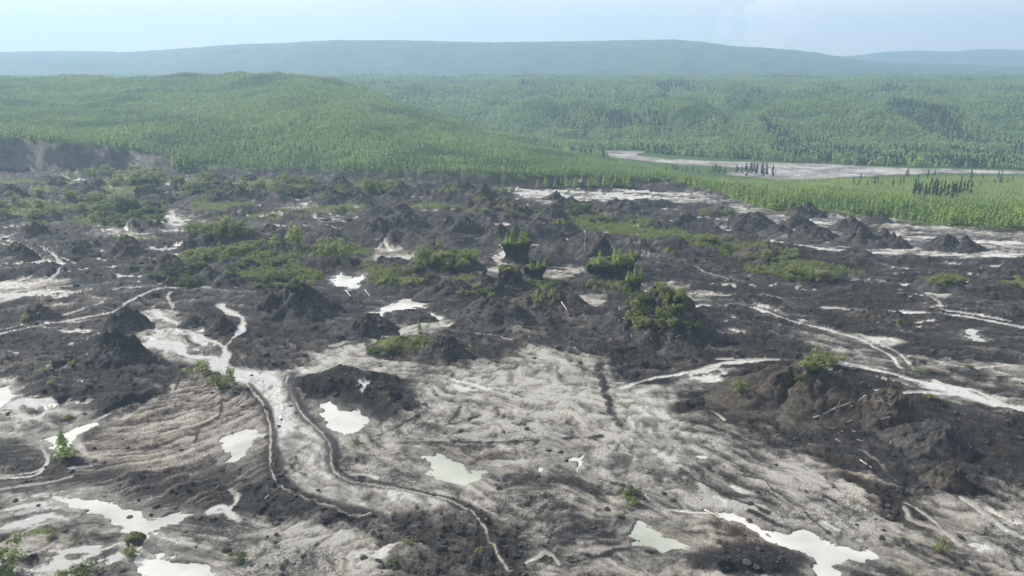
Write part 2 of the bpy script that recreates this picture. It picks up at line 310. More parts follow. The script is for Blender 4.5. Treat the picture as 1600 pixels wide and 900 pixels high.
def land(x, y, detail=True):
    "height of the land without the floor's own relief, and distance behind the slump edge"
    c = np.clip(col_of(x, y), -2400, 3900)
    yw = y + (fbm(x, y, 60, 4, 50)*14*sst(250, 420, y) if detail else 0)
    n = TY.shape[1]
    ys = [np.interp(c, pc, TY[:, k]) for k in range(n)]; zs = [np.interp(c, pc, TZ[:, k]) for k in range(n)]
    z = np.zeros_like(y)
    for k in range(n-1):
        t = (yw-ys[k])/(ys[k+1]-ys[k]); m = (t > 0) & (t <= 1)
        tt = t*t*(3-2*t) if k in (3, 4, 5) else (t if k < 7 else t)
        z = np.where(m, zs[k]+(zs[k+1]-zs[k])*tt, z)
    z = np.where(yw > ys[-1], zs[-1], z)
    back = yw-ys[0]
    if detail:
        hill = sst(20, 160, back)
        damp = 1-(1-sst(860, 960, y))*sst(840, 960, c)
        rg = fbm(x, y, 240, 5, 60, .5)
        z = z+hill*damp*(rg*24*sst(900, 1200, y)*(1-.75*sst(1500, 1950, y)*(1-sst(2600, 3000, y))) + fbm(x, y, 130, 4, 61)*5*(1-sst(900, 1200, y)*.3))
        z = z-hill*damp*sst(880, 1000, y)*(1-sst(1300, 1700, y))*sst(600, 800, c)*30*np.clip(fbm(x, y*.35, 150, 3, 66, .5, True), 0, 1)**2
        # the fold on the left and its gully
        gx, gy = -470, 900
        z = z-10*np.exp(-((x+330-(y-800)*-.35)/70)**2)*sst(620, 800, y)*(1-sst(1000, 1150, y))*sst(-400, 0, c)
    s1 = np.interp(c, [p[0] for p in SKYL], [p[1] for p in SKYL]); s2 = np.interp(c, [p[0] for p in SKY2], [p[1] for p in SKY2])
    def ridge(Yc, rows, wd, sd_):
        zc = CAMH-np.tan(PITCH+np.arctan((rows-450)/FPX))*Yc
        t = np.clip((y-(Yc-wd))/wd, 0, 1); b = np.clip((y-Yc)/900, 0, 1)
        sh = np.sin(t*math.pi/2)**1.3*(1-b*b*.9)
        return (zc-45)*sh+45, sh
    if y.max() > 2600:
        nn = fbm(x, y, 700, 7, 70, .55)
        r1, sh1 = ridge(4300., s1, 1500., 0); r2, sh2 = ridge(5900., s2, 1200., 0)
        nz_ = nn*50
        r1 = r1+nz_*np.sin(np.clip(sh1, 0, 1)*math.pi)*1.0+fbm(x, y, 40, 3, 75)*6*sh1
        r2 = r2+nz_*.8*np.sin(np.clip(sh2, 0, 1)*math.pi)+fbm(x, y, 50, 3, 76)*7*sh2
        z = np.where(y > 2700, np.maximum(z, np.maximum(np.where(y < 5300, r1, 45), np.where(y > 4600, r2, 40))), z)
    return z, back
ZONE = [(100,850,25),(60,640,20),(120,520,18),(300,520,-50),(330,450,0),(450,650,-60),(560,720,-45),(700,620,-22),(700,780,-40),(850,600,-60),(820,720,-15),(960,700,-70),(900,860,0),
        (1050,600,20),(1100,720,-60),(1150,820,-30),(1300,760,-52),(1450,720,-40),(1500,600,-28),(1550,830,-40),(1250,500,-25),(1500,500,-10),(700,400,0),(300,300,0),(1100,350,-8),(1500,380,-3),(250,840,-12),(480,840,12)]
LOBEC = gp(275, 596)
def floor_fields(x, y):
    wx = x+fbm(x, y, 14, 5, 1)*3.2; wy = y+fbm(x, y, 14, 5, 2)*3.2
    lw = x+fbm(x, y, 7, 4, 3)*.9; lv = y+fbm(x, y, 7, 4, 4)*.9
    c = col_of(x, y); r = row_of(x, y)
    d = depth_of(y)/FPX
    V = np.full(x.shape, .17, F32); B = np.full(x.shape, .12, F32); wet = np.zeros(x.shape, F32)
    V += .14*fbm(x, y, 40, 4, 5); B += np.clip(.5*fbm(x, y, 34, 4, 6), -.1, .4)
    for P, v, s, b in REGW:
        xs = [p[0] for p in P]; ys = [p[1] for p in P]; m = (x > min(xs)-14) & (x < max(xs)+14) & (y > min(ys)-14) & (y < max(ys)+14)
        if not m.any(): continue
        sf = s*1.1
        k = 1-sst(-sf, sf, poly_sdf(P, wx[m], wy[m])); V[m] += ((v+.14 if .38 < v < .8 else v)-V[m])*k; B[m] += (b-B[m])*k
        wet[m] = np.maximum(wet[m]*(1-k*.8), k*(.85 if v >= 1 else (.45 if v >= .84 else 0)))
    # flow grain
    a = np.zeros(x.shape, F32); w = np.full(x.shape, 1e-6, F32)
    for zx, zy, an in ZONE:
        k = 1/(((c-zx)/110)**2+((r-zy)/70)**2+.15)**2; w += k; a += k*an
    a /= w
    A4 = [-75, -45, -15, 15, 45]; S = 0; SL = 0; ww = 0
    bx = x+fbm(x, y, 24, 3, 8)*7; by = y+fbm(x, y, 24, 3, 9)*7
    for an in A4:
        k = np.clip(1-np.abs(a-an)/30, 0, 1); ra = math.radians(an); co, si = math.cos(ra), math.sin(ra)
        p = bx*co+by*si; q = -bx*si+by*co
        S = S+k*fbm(p*.22, q, 2.6, 4, 20+an % 7, .62); SL = SL+k*fbm(p*.3, q, 9, 3, 30+an % 5); ww = ww+k*k
    S = S/np.sqrt(ww+1e-6); SL = SL/np.sqrt(ww+1e-6)
    # concentric lobe
    rx, ry = x-LOBEC[0], y-LOBEC[1]
    rad = np.hypot(rx, ry*.75)+fbm(x, y, 16, 4, 12)*2.6; th = np.arctan2(ry, rx)
    lob = 1-sst(-2, 5, poly_sdf(to_world([(300,572),(370,600),(430,680),(420,750),(340,792),(220,788),(100,750),(120,690),(200,640),(255,612)]), x, y))
    SR = fbm(rad, th*2.2, 1.5, 4, 14, .68)
    S = S*(1-lob)+SR*lob*1.15; SL = SL*(1-lob*.8)
    iso = fbm(x, y, 3.2, 5, 40, .62)*(1-.75*lob); rid = fbm(wx, wy, 6, 4, 44, .55, True)
    V0 = V.copy()
    mid = 1-np.abs(np.clip(V, 0, 1)*2-1)
    crk = np.clip(fbm(bx, by, 4.5, 4, 56, .6, True)-.35, 0, 1)
    V = V+(.60+.66*mid)*(S*.62+iso*.38)+SL*(.12+.62*mid)+.10*fbm(x, y, 30, 2, 57)-.75*crk*np.clip(V0*1.3-.2, 0, 1)
    # shape
    dark = 1-sst(.3, .7, V0)
    farf = sst(180, 330, y)
    h = fbm(x, y, 45, 3, 46)*.9+dark*(fbm(wx, wy, 16, 5, 47, .55)*1.7+rid*.8-.3)+dark*farf*(np.clip(fbm(wx*.8, wy, 26, 5, 48, .55), 0, 1)**1.0*9.0)
    h += S*(.42+.45*dark)+iso*(.22+.50*dark)+SL*.55-crk*.5
    PQ = np.zeros(x.shape, F32)
    for qx, qy, hx, hy, st_ in PUD: PQ = np.maximum(PQ, st_*np.exp(-(((c-qx)/hx)**2+((r-qy)/hy)**2)))
    pd = sst(.0, .10, S*.55+SL*.75+iso*.30+PQ*.62-.585)*sst(.15, .4, PQ); V = V*(1-pd)+pd*(1.08+.1*iso); wet = np.maximum(wet, pd*.95); h = h*(1-pd*.8)-.3*pd  # puddles: pale silt whitened further, sky sheen painted into V
    for qx, qy, hx, hy, st_ in HUMP: h = h+st_*np.clip(1.25-((c-qx)/hx)**2-((r-qy)/hy)**2+.8*fbm(x, y, 8, 4, 58), 0, 1)**.7
    wob = fbm(x, y, 18, 3, 51); wob2 = fbm(x, y, 9, 4, 52)
    # threads
    for P, wd, v in STRW:
        xs = [p[0] for p in P]; ys = [p[1] for p in P]; e = wd*d.max()*0+12
        m = (x > min(xs)-e) & (x < max(xs)+e) & (y > min(ys)-e) & (y < max(ys)+e)
        if not m.any(): continue
        D, _ = line_dist(P, lw[m], lv[m]); W2 = np.maximum(wd*d[m]*.5*np.clip(1+2.2*wob[m], .25, 2.4), .12+.9*d[m]); D = D+(iso[m]*1.5+S[m]*.8)*(W2*.6+.35)
        k = (1-sst(W2*.55, W2*1.25+.25, D))*np.clip(1.05+1.6*wob2[m], .25, 1); bk = 1-sst(W2, W2*3+1, D)
        V[m] = V[m]*(1-k)+k*(np.minimum(v, 1.15)*.96+.30*iso[m]); wet[m] = np.maximum(wet[m], k*min(1, v)); B[m] *= 1-k
        h[m] = h[m]*(1-bk*.85)-.25*k*bk
    for P, wd in DRKW:
        xs = [p[0] for p in P]; ys = [p[1] for p in P]; m = (x > min(xs)-8) & (x < max(xs)+8) & (y > min(ys)-8) & (y < max(ys)+8)
        if not m.any(): continue
        D, _ = line_dist(P, lw[m], lv[m]); W2 = wd*d[m]*.5*(1+.7*iso[m])
        D = D+(iso[m]*1.6+S[m]*.8)*(W2*.8+.4); k = (1-sst(W2*.3, W2*1.5+.3, D))*np.clip(.8+1.8*wob2[m], 0, 1); V[m] = V[m]*(1-k)+k*(.16+.4*iso[m]); h[m] += k*.22
    for P, wd in LEVW:
        xs = [p[0] for p in P]; ys = [p[1] for p in P]; m = (x > min(xs)-8) & (x < max(xs)+8) & (y > min(ys)-8) & (y < max(ys)+8)
        if not m.any(): continue
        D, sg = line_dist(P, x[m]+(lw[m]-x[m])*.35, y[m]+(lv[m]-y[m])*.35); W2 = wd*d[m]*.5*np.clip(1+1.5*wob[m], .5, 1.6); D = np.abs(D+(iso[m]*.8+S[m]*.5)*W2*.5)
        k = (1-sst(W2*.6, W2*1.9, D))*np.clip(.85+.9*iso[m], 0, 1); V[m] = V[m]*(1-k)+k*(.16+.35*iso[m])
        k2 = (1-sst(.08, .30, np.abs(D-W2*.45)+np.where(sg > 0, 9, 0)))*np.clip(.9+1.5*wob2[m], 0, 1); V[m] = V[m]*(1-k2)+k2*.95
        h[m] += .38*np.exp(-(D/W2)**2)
    # ponds
    near = np.full(x.shape, 99, F32); pa = np.clip(y/180, .8, 1.6); pw = x+(fbm(x, y, 9, 5, 53, .62)*3.4+fbm(x, y, 3, 4, 55, .6)*2.2)*pa; pv_ = y+(fbm(x, y, 9, 5, 54, .62)*4.6+S*3.0)*pa
    for P in PONDW:
        xs = [p[0] for p in P]; ys = [p[1] for p in P]; m = (x > min(xs)-12) & (x < max(xs)+12) & (y > min(ys)-12) & (y < max(ys)+12)
        if not m.any(): continue
        near[m] = np.minimum(near[m], poly_sdf(P, pw[m], pv_[m]))
    k = 1-sst(.0, 8, near); h = h*(1-k)+k*(.02+.12*S); h = np.where(near < 10, np.maximum(h, -.12), h)
    h = h-(.68-.36*S-.2*iso)*(1-sst(-1.0, .3, near)); shore = (1-sst(.2, 2.2, near)); V = V*(1-shore*.5)+shore*.5*.62; wet = np.maximum(wet, shore*.6)
    G = np.zeros(x.shape, F32)
    for gx, gy, hx, hy, s in GREEN:
        G = np.maximum(G, s*np.exp(-(((c-gx)/hx)**2+((r-gy)/hy)**2)))
    G = sst(.20, .42, G+.55*fbm(x, y, 12, 5, 90, .6))*(V < .6)*(wet < .3)
    return V, B, wet, G, h
def ground(x, y, full=True):
    x = np.asarray(x, float); y = np.asarray(y, float); sh = x.shape; x = x.ravel(); y = y.ravel()
    z, back = land(x, y)
    V = np.zeros(x.shape, F32); B = V.copy(); wet = V.copy(); G = V.copy()
    fl = back < 12
    if full and fl.any():
        a, b, c_, g_, h = floor_fields(x[fl], y[fl])
        k = 1-sst(-1, 8, back[fl]); ext = np.where(y[fl] > 40, 1, 1)
        z[fl] += h*k*ext; V[fl] = a; B[fl] = b; wet[fl] = c_; G[fl] = g_
    return [q.reshape(sh) for q in (z, back, V, B, wet, G)]

# ---------------------------------------------------------------- materials
def mat(name):
    m = bpy.data.materials.new(name); m.use_nodes = True; t = m.node_tree; t.nodes.clear()
    o = N(t, 'ShaderNodeOutputMaterial'); b = N(t, 'ShaderNodeBsdfPrincipled'); t.links.new(b.outputs[0], o.inputs[0]); return m, t, b, o
def noise(t, scale, det=6, rough=.6, vec=None, dist=0.0):
    n = N(t, 'ShaderNodeTexNoise', Scale=scale, Detail=float(det), Roughness=rough, Distortion=dist)
    if vec is None:
        g = N(t, 'ShaderNodeNewGeometry'); vec = g.outputs['Position']
    t.links.new(vec, n.inputs['Vector']); return n.outputs[0]
def mth(t, op, a, b=None, c=None):
    n = N(t, 'ShaderNodeMath', operation=op)
    for i, v in enumerate((a, b, c)):
        if v is None: continue
        if isinstance(v, (int, float)): n.inputs[i].default_value = v
        else: t.links.new(v, n.inputs[i])
    return n.outputs[0]
def mixc(t, f, a, b):
    n = N(t, 'ShaderNodeMix', data_type='RGBA')
    for i, v in ((0, f), (6, a), (7, b)):
        if isinstance(v, (int, float)): n.inputs[i].default_value = v
        elif isinstance(v, tuple): n.inputs[i].default_value = v+(1,) if len(v) == 3 else v
        else: t.links.new(v, n.inputs[i])
    return n.outputs[2]
def ramp(t, f, pts):
    n = N(t, 'ShaderNodeValToRGB'); e = n.color_ramp.elements
    while len(e) < len(pts): e.new(.5)
    for q, (p, c) in zip(e, pts): q.position = p; q.color = c+(1,)
    t.links.new(f, n.inputs[0]); return n.outputs[0]
def bump(t, b, h, st, dist):
    n = N(t, 'ShaderNodeBump', Strength=st, Distance=dist); t.links.new(h, n.inputs['Height']); t.links.new(n.outputs[0], b.inputs['Normal'])

gm, t, b, o = mat('land')
a1 = N(t, 'ShaderNodeAttribute', attribute_name='mud'); a2 = N(t, 'ShaderNodeAttribute', attribute_name='cover')
s1 = N(t, 'ShaderNodeSeparateColor'); s2 = N(t, 'ShaderNodeSeparateColor'); t.links.new(a1.outputs['Color'], s1.inputs[0]); t.links.new(a2.outputs['Color'], s2.inputs[0])
V, WET, GRN = s1.outputs; BRN = a1.outputs['Alpha']; FOR, GRV, CLF = s2.outputs
nf = noise(t, 1.6, 7, .68); nm = noise(t, .35, 6, .6)
v2 = mth(t, 'ADD', V, mth(t, 'MULTIPLY', mth(t, 'MULTIPLY_ADD', nf, .95, -.47), mth(t, 'MULTIPLY', mth(t, 'SUBTRACT', 1, mth(t, 'MULTIPLY', V, .42)), mth(t, 'SUBTRACT', 1, mth(t, 'MULTIPLY', WET, .65))))); v2 = mth(t, 'ADD', v2, mth(t, 'MULTIPLY_ADD', nm, .26, -.13))
vo = N(t, 'ShaderNodeTexVoronoi', feature='DISTANCE_TO_EDGE', Scale=1.35)
gg = N(t, 'ShaderNodeNewGeometry'); wv = N(t, 'ShaderNodeVectorMath', operation='ADD'); nn_ = N(t, 'ShaderNodeTexNoise', Scale=.7, Detail=3.0); t.links.new(gg.outputs['Position'], nn_.inputs['Vector']); t.links.new(gg.outputs['Position'], wv.inputs[0]); t.links.new(nn_.outputs['Color'], wv.inputs[1]); t.links.new(wv.outputs[0], vo.inputs['Vector'])
ck = N(t, 'ShaderNodeMapRange'); ck.inputs[1].default_value = .0; ck.inputs[2].default_value = .09; ck.inputs[3].default_value = 1; ck.inputs[4].default_value = 0; t.links.new(vo.outputs[0], ck.inputs[0])
cmk = ramp(t, noise(t, .07, 3, .55), [(.50, (0, 0, 0)), (.60, (1, 1, 1))])
crack = mth(t, 'MULTIPLY', mth(t, 'MULTIPLY', ck.outputs[0], cmk), mth(t, 'GREATER_THAN', V, .42))
crack = mth(t, 'MULTIPLY', crack, mth(t, 'LESS_THAN', WET, .3))
v2 = mth(t, 'SUBTRACT', v2, mth(t, 'MULTIPLY', crack, .27))
v2 = mth(t, 'MINIMUM', v2, mth(t, 'MULTIPLY_ADD', WET, .15, .89))  # whitest tones only where wet: sky reflection put into the silt colour
mud = ramp(t, v2, [(0, (.022, .022, .023)), (.28, (.036, .035, .034)), (.44, (.078, .074, .068)), (.60, (.158, .150, .132)), (.78, (.265, .254, .224)), (.90, (.36, .352, .325)), (1, (.52, .525, .515))])
brn = ramp(t, v2, [(0, (.026, .021, .017)), (.32, (.052, .041, .032)), (.48, (.12, .098, .078)), (.66, (.25, .215, .175)), (1, (.42, .38, .32))])
c = mixc(t, mth(t, 'MULTIPLY', BRN, .85), mud, brn)
moss = ramp(t, nf, [(.3, (.035, .05, .016)), (.5, (.085, .115, .03)), (.68, (.15, .16, .05))])
c = mixc(t, GRN, c, moss)
fl_ = ramp(t, nm, [(.35, (.03, .06, .02)), (.55, (.06, .10, .035)), (.7, (.09, .13, .045))])
nfar = noise(t, .012, 9, .68)
far = ramp(t, nfar, [(.36, (.012, .028, .014)), (.5, (.03, .06, .022)), (.62, (.055, .095, .03))])
YNG = s2.outputs; c = mixc(t, FOR, c, mixc(t, CLF, mixc(t, a2.outputs['Alpha'], fl_, ramp(t, nm, [(.35, (.08, .12, .03)), (.6, (.16, .21, .06))])), far))
grav = ramp(t, mth(t, 'ADD', mth(t, 'MULTIPLY_ADD', noise(t, .045, 5, .65), .9, mth(t, 'MULTIPLY_ADD', nm, .5, -.2)), mth(t, 'MULTIPLY_ADD', nf, .5, -.25)), [(.38, (.13, .122, .116)), (.5, (.23, .222, .213)), (.62, (.38, .37, .36))])
c = mixc(t, GRV, c, grav)
t.links.new(c, b.inputs['Base Color'])
t.links.new(mth(t, 'SUBTRACT', mth(t, 'SUBTRACT', .82, mth(t, 'MULTIPLY', V, .32)), mth(t, 'MULTIPLY', WET, .36)), b.inputs['Roughness'])
t.links.new(mth(t, 'ADD', .07, mth(t, 'ADD', mth(t, 'MULTIPLY', V, .22), mth(t, 'MULTIPLY', WET, .3))), b.inputs['Specular IOR Level'])
nb = mth(t, 'ADD', noise(t, 2.4, 6, .7), mth(t, 'MULTIPLY', noise(t, 7.0, 5, .7), .45))
bump(t, b, mth(t, 'SUBTRACT', mth(t, 'ADD', nb, mth(t, 'MULTIPLY', nf, 1.0)), mth(t, 'MULTIPLY', crack, .5)), 1.0, .6)
MLAND = gm

wm, t, b, o = mat('milky_water')
nv = noise(t, .07, 5, .55)
t.links.new(ramp(t, nv, [(.36, (.27, .28, .26)), (.5, (.36, .365, .345)), (.64, (.43, .43, .405))]), b.inputs['Base Color'])
b.inputs['Roughness'].default_value = .06; b.inputs['IOR'].default_value = 1.33
bump(t, b, noise(t, 1.2, 3, .5), .08, .05)
MWATER = wm
wg, t, b, o = mat('green_silty_water')
t.links.new(ramp(t, noise(t, .08, 5, .55), [(.36, (.20, .225, .195)), (.52, (.27, .29, .255)), (.66, (.33, .33, .29))]), b.inputs['Base Color'])
b.inputs['Roughness'].default_value = .05; b.inputs['IOR'].default_value = 1.33; bump(t, b, noise(t, 1.2, 3, .5), .08, .05)

def mudmat(name, cols, bs=.5):
    m, t, b, o = mat(name)
    n1 = noise(t, .9, 8, .68); n2 = noise(t, .22, 4, .6)
    f = mth(t, 'ADD', n1, mth(t, 'MULTIPLY_ADD', n2, .6, -.3))
    t.links.new(ramp(t, f, [(.3, cols[0]), (.5, cols[1]), (.7, cols[2])]), b.inputs['Base Color'])
    b.inputs['Roughness'].default_value = .9; b.inputs['Specular IOR Level'].default_value = .1
    bump(t, b, mth(t, 'ADD', n1, mth(t, 'MULTIPLY', noise(t, 3.2, 5, .7), .7)), .9, bs); return m
MMUD = mudmat('dark_mud', [(.020, .021, .022), (.042, .041, .040), (.085, .081, .076)])
MBRN = mudmat('brown_mud', [(.024, .021, .019), (.050, .044, .038), (.10, .088, .075)])
MPALE = mudmat('pale_mud', [(.12, .11, .10), (.28, .26, .23), (.42, .40, .36)], .2)
MTURF = mudmat('turf', [(.03, .04, .014), (.065, .08, .024), (.12, .125, .045)])
def leaf(name, lo, hi, dk=None, scale=.02):
    m, t, b, o = mat(name)
    oi = N(t, 'ShaderNodeObjectInfo'); g = N(t, 'ShaderNodeNewGeometry')
    f = mth(t, 'ADD', mth(t, 'MULTIPLY', oi.outputs['Random'], .5), mth(t, 'MULTIPLY', noise(t, .9, 2, .5), .5))
    cc = mixc(t, f, lo, hi)
    if dk: cc = mixc(t, ramp(t, noise(t, scale, 5, .65), [(.47, (0, 0, 0)), (.62, (.9, .9, .9))]), cc, dk)
    t.links.new(cc, b.inputs['Base Color']); b.inputs['Roughness'].default_value = .6; b.inputs['Specular IOR Level'].default_value = .25
    tr = N(t, 'ShaderNodeBsdfTranslucent'); t.links.new(cc, tr.inputs[0]); mx = N(t, 'ShaderNodeMixShader'); mx.inputs[0].default_value = .5
    t.links.new(b.outputs[0], mx.inputs[1]); t.links.new(tr.outputs[0], mx.inputs[2]); t.links.new(mx.outputs[0], o.inputs[0]); return m
ML_HILL = leaf('hill_larch_needles', (.18, .28, .10), (.31, .41, .15), (.11, .19, .085), .012)
ML_YOUNG = leaf('young_larch_needles', (.18, .28, .07), (.34, .42, .12), (.13, .24, .08), .02)
ML_SPRUCE = leaf('spruce_needles', (.022, .05, .028), (.05, .09, .045))
ML_SHRUB = leaf('willow_leaves', (.12, .165, .05), (.25, .28, .095))
ML_DARKSH = leaf('dark_shrub_leaves', (.055, .09, .03), (.12, .155, .05))
def plain(name, col, rough=.8, sc_=3):
    m, t, b, o = mat(name); n1 = noise(t, sc_, 5, .6)
    t.links.new(mixc(t, n1, tuple(x*.6 for x in col), tuple(min(1, x*1.4) for x in col)), b.inputs['Base Color']); b.inputs['Roughness'].default_value = rough; return m
MBARK = plain('bark', (.10, .085, .07)); MLOG = plain('bleached_wood', (.42, .39, .34)); MLOGD = plain('weathered_wood', (.20, .17, .14))

# ---------------------------------------------------------------- object helpers
def mesh_np(name, co, faces, m, smooth=False):
    me = bpy.data.meshes.new(name); co = np.asarray(co, F32); faces = np.asarray(faces, np.int32); k = faces.shape[1]
    me.vertices.add(len(co)); me.vertices.foreach_set('co', co.ravel())
    me.loops.add(faces.size); me.loops.foreach_set('vertex_index', faces.ravel())
    me.polygons.add(len(faces)); me.polygons.foreach_set('loop_start', np.arange(0, faces.size, k, dtype=np.int32))
    me.polygons.foreach_set('use_smooth', np.full(len(faces), smooth))
    me.update(calc_edges=True); me.materials.append(m); return me
def link(name, data, parent=None, loc=None):
    o = bpy.data.objects.new(name, data); COL.objects.link(o)
    if parent: o.parent = parent
    if loc is not None: o.location = loc
    return o
def tag(o, label=None, cat=None, group=None, kind=None):
    if label: o['label'] = label
    if cat: o['category'] = cat
    if group: o['group'] = group
    if kind: o['kind'] = kind
    return o
def copy_tree(o, parent=None):
    c = o.copy(); COL.objects.link(c); c.parent = parent
    for ch in list(o.children): copy_tree(ch, c)
    return c

# ---------------------------------------------------------------- the land, one sheet to the far ridges
def row_y(py): return gp(800, py)[1]
rows = [row_y(p) for p in np.linspace(1150, 268, 585)]
y0 = rows[-1]
rows += list(np.exp(np.linspace(math.log(y0), math.log(2150), 255))[1:]) + list(np.exp(np.linspace(math.log(2150), math.log(6300), 100))[1:])
cols = np.concatenate([-120-np.geomspace(2300, 3, 26)-0, np.arange(-120, 1721, 1.9), 1720+np.geomspace(3, 2300, 26)])
YY = np.repeat(np.array(rows)[:, None], len(cols), 1); XX = (cols[None, :]-800)/FPX*(YY*ca+CAMH*sa)
Z, BACK, V, B, WETN, G = ground(XX, YY)
nr, nc = YY.shape
idx = np.arange(nr*nc).reshape(nr, nc)
faces = np.stack([idx[:-1, :-1], idx[:-1, 1:], idx[1:, 1:], idx[1:, :-1]], -1).reshape(-1, 4)
me = mesh_np('land', np.stack([XX, YY, Z], -1).reshape(-1, 3), faces, MLAND, True)
CC = col_of(XX, YY); RR = row_of(XX, YY, Z)
CX = 800+FPX*XX/depth_of(YY, Z)
rw = fbm(XX, YY, 25, 4, 95)
RIV = [(905,237),(950,235),(1005,236),(996,243),(1040,248),(1120,252),(1220,254),(1300,257),(1400,262),(1600,267),(1900,272),(1900,277),(1600,272),(1470,270),(1400,273),(1330,276),(1270,281),(1210,280),(1130,272),(1170,263),(1060,257),(960,246)]
msk = (YY > 430) & (YY < 1100) & (CX > 850)
GR = np.zeros(YY.shape, F32)
sdv = poly_sdf(RIV, CX[msk]+rw[msk]*9, RR[msk]+rw[msk]*1.6); GR[msk] = 1-sst(-1, .6, sdv)
tan = (BACK > -1) & (BACK < 14) & (CC < 300)
CL = np.zeros(YY.shape, F32)
FO = sst(-2, 3, BACK)
scarp = (BACK < 9+rw*3) & (BACK > -1)
hL = np.interp(CC, pc, TZ[:, 1])
FO = np.where((Z < hL-.6) & (BACK < 14) & (hL > 1.2), 0, FO)
V = np.where((FO == 0) & (BACK > -1) & (CC < 330), .48+.16*fbm(XX*1.0, Z*1.2, 16, 4, 97), np.where((FO == 0) & (BACK > -1), -.08+.12*rw, V))  # scarp right of the headwall: dark earth, its shade also put into the colour
B = np.where((FO == 0) & (BACK > -1) & (CC < 330), .3, B)
CL = sst(1500, 2300, YY)
BIGR = fbm(XX, YY, 18, 3, 99)
def setattr4(me, name, arr):
    a = me.attributes.new(name, 'FLOAT_COLOR', 'POINT'); a.data.foreach_set('color', np.stack(arr, -1).astype(F32).ravel())
setattr4(me, 'mud', [np.clip(V, 0, 1.15), np.clip(WETN, 0, 1), np.clip(G, 0, 1), np.clip(B, 0, 1)])
setattr4(me, 'cover', [FO, GR, CL, sst(1020, 1120, CC)*(1-sst(600, 640, YY))])
land_o = link('ground', me); tag(land_o, kind='structure')

# ponds: a level sheet inside each hollow
for lab, P in POND:
    Pw = np.array(to_world(P)); cx, cy = Pw.mean(0)
    ext = max(np.ptp(Pw[:, 0]), np.ptp(Pw[:, 1]))
    q = smoothline([tuple(p) for p in Pw]+[tuple(Pw[0])], 3)[:-1]; q = np.array(q)
    # outline pushed outwards under the banks
    nx = np.roll(q, -1, 0)-np.roll(q, 1, 0); nrm = np.stack([nx[:, 1], -nx[:, 0]], 1); nrm /= np.linalg.norm(nrm, axis=1)[:, None]+1e-9
    area = .5*np.sum(q[:, 0]*np.roll(q[:, 1], -1)-np.roll(q[:, 0], -1)*q[:, 1])
    q = q+nrm*(4.2 if area > 0 else -4.2)
    me = bpy.data.meshes.new('pond'); me.from_pydata([(a_, b_, -.30) for a_, b_ in q], [], [tuple(range(len(q)))]); me.materials.append(wg if 'green' in lab or 'near the right edge' in lab else MWATER)
    tag(link('pond', me), lab, None, None, 'structure')

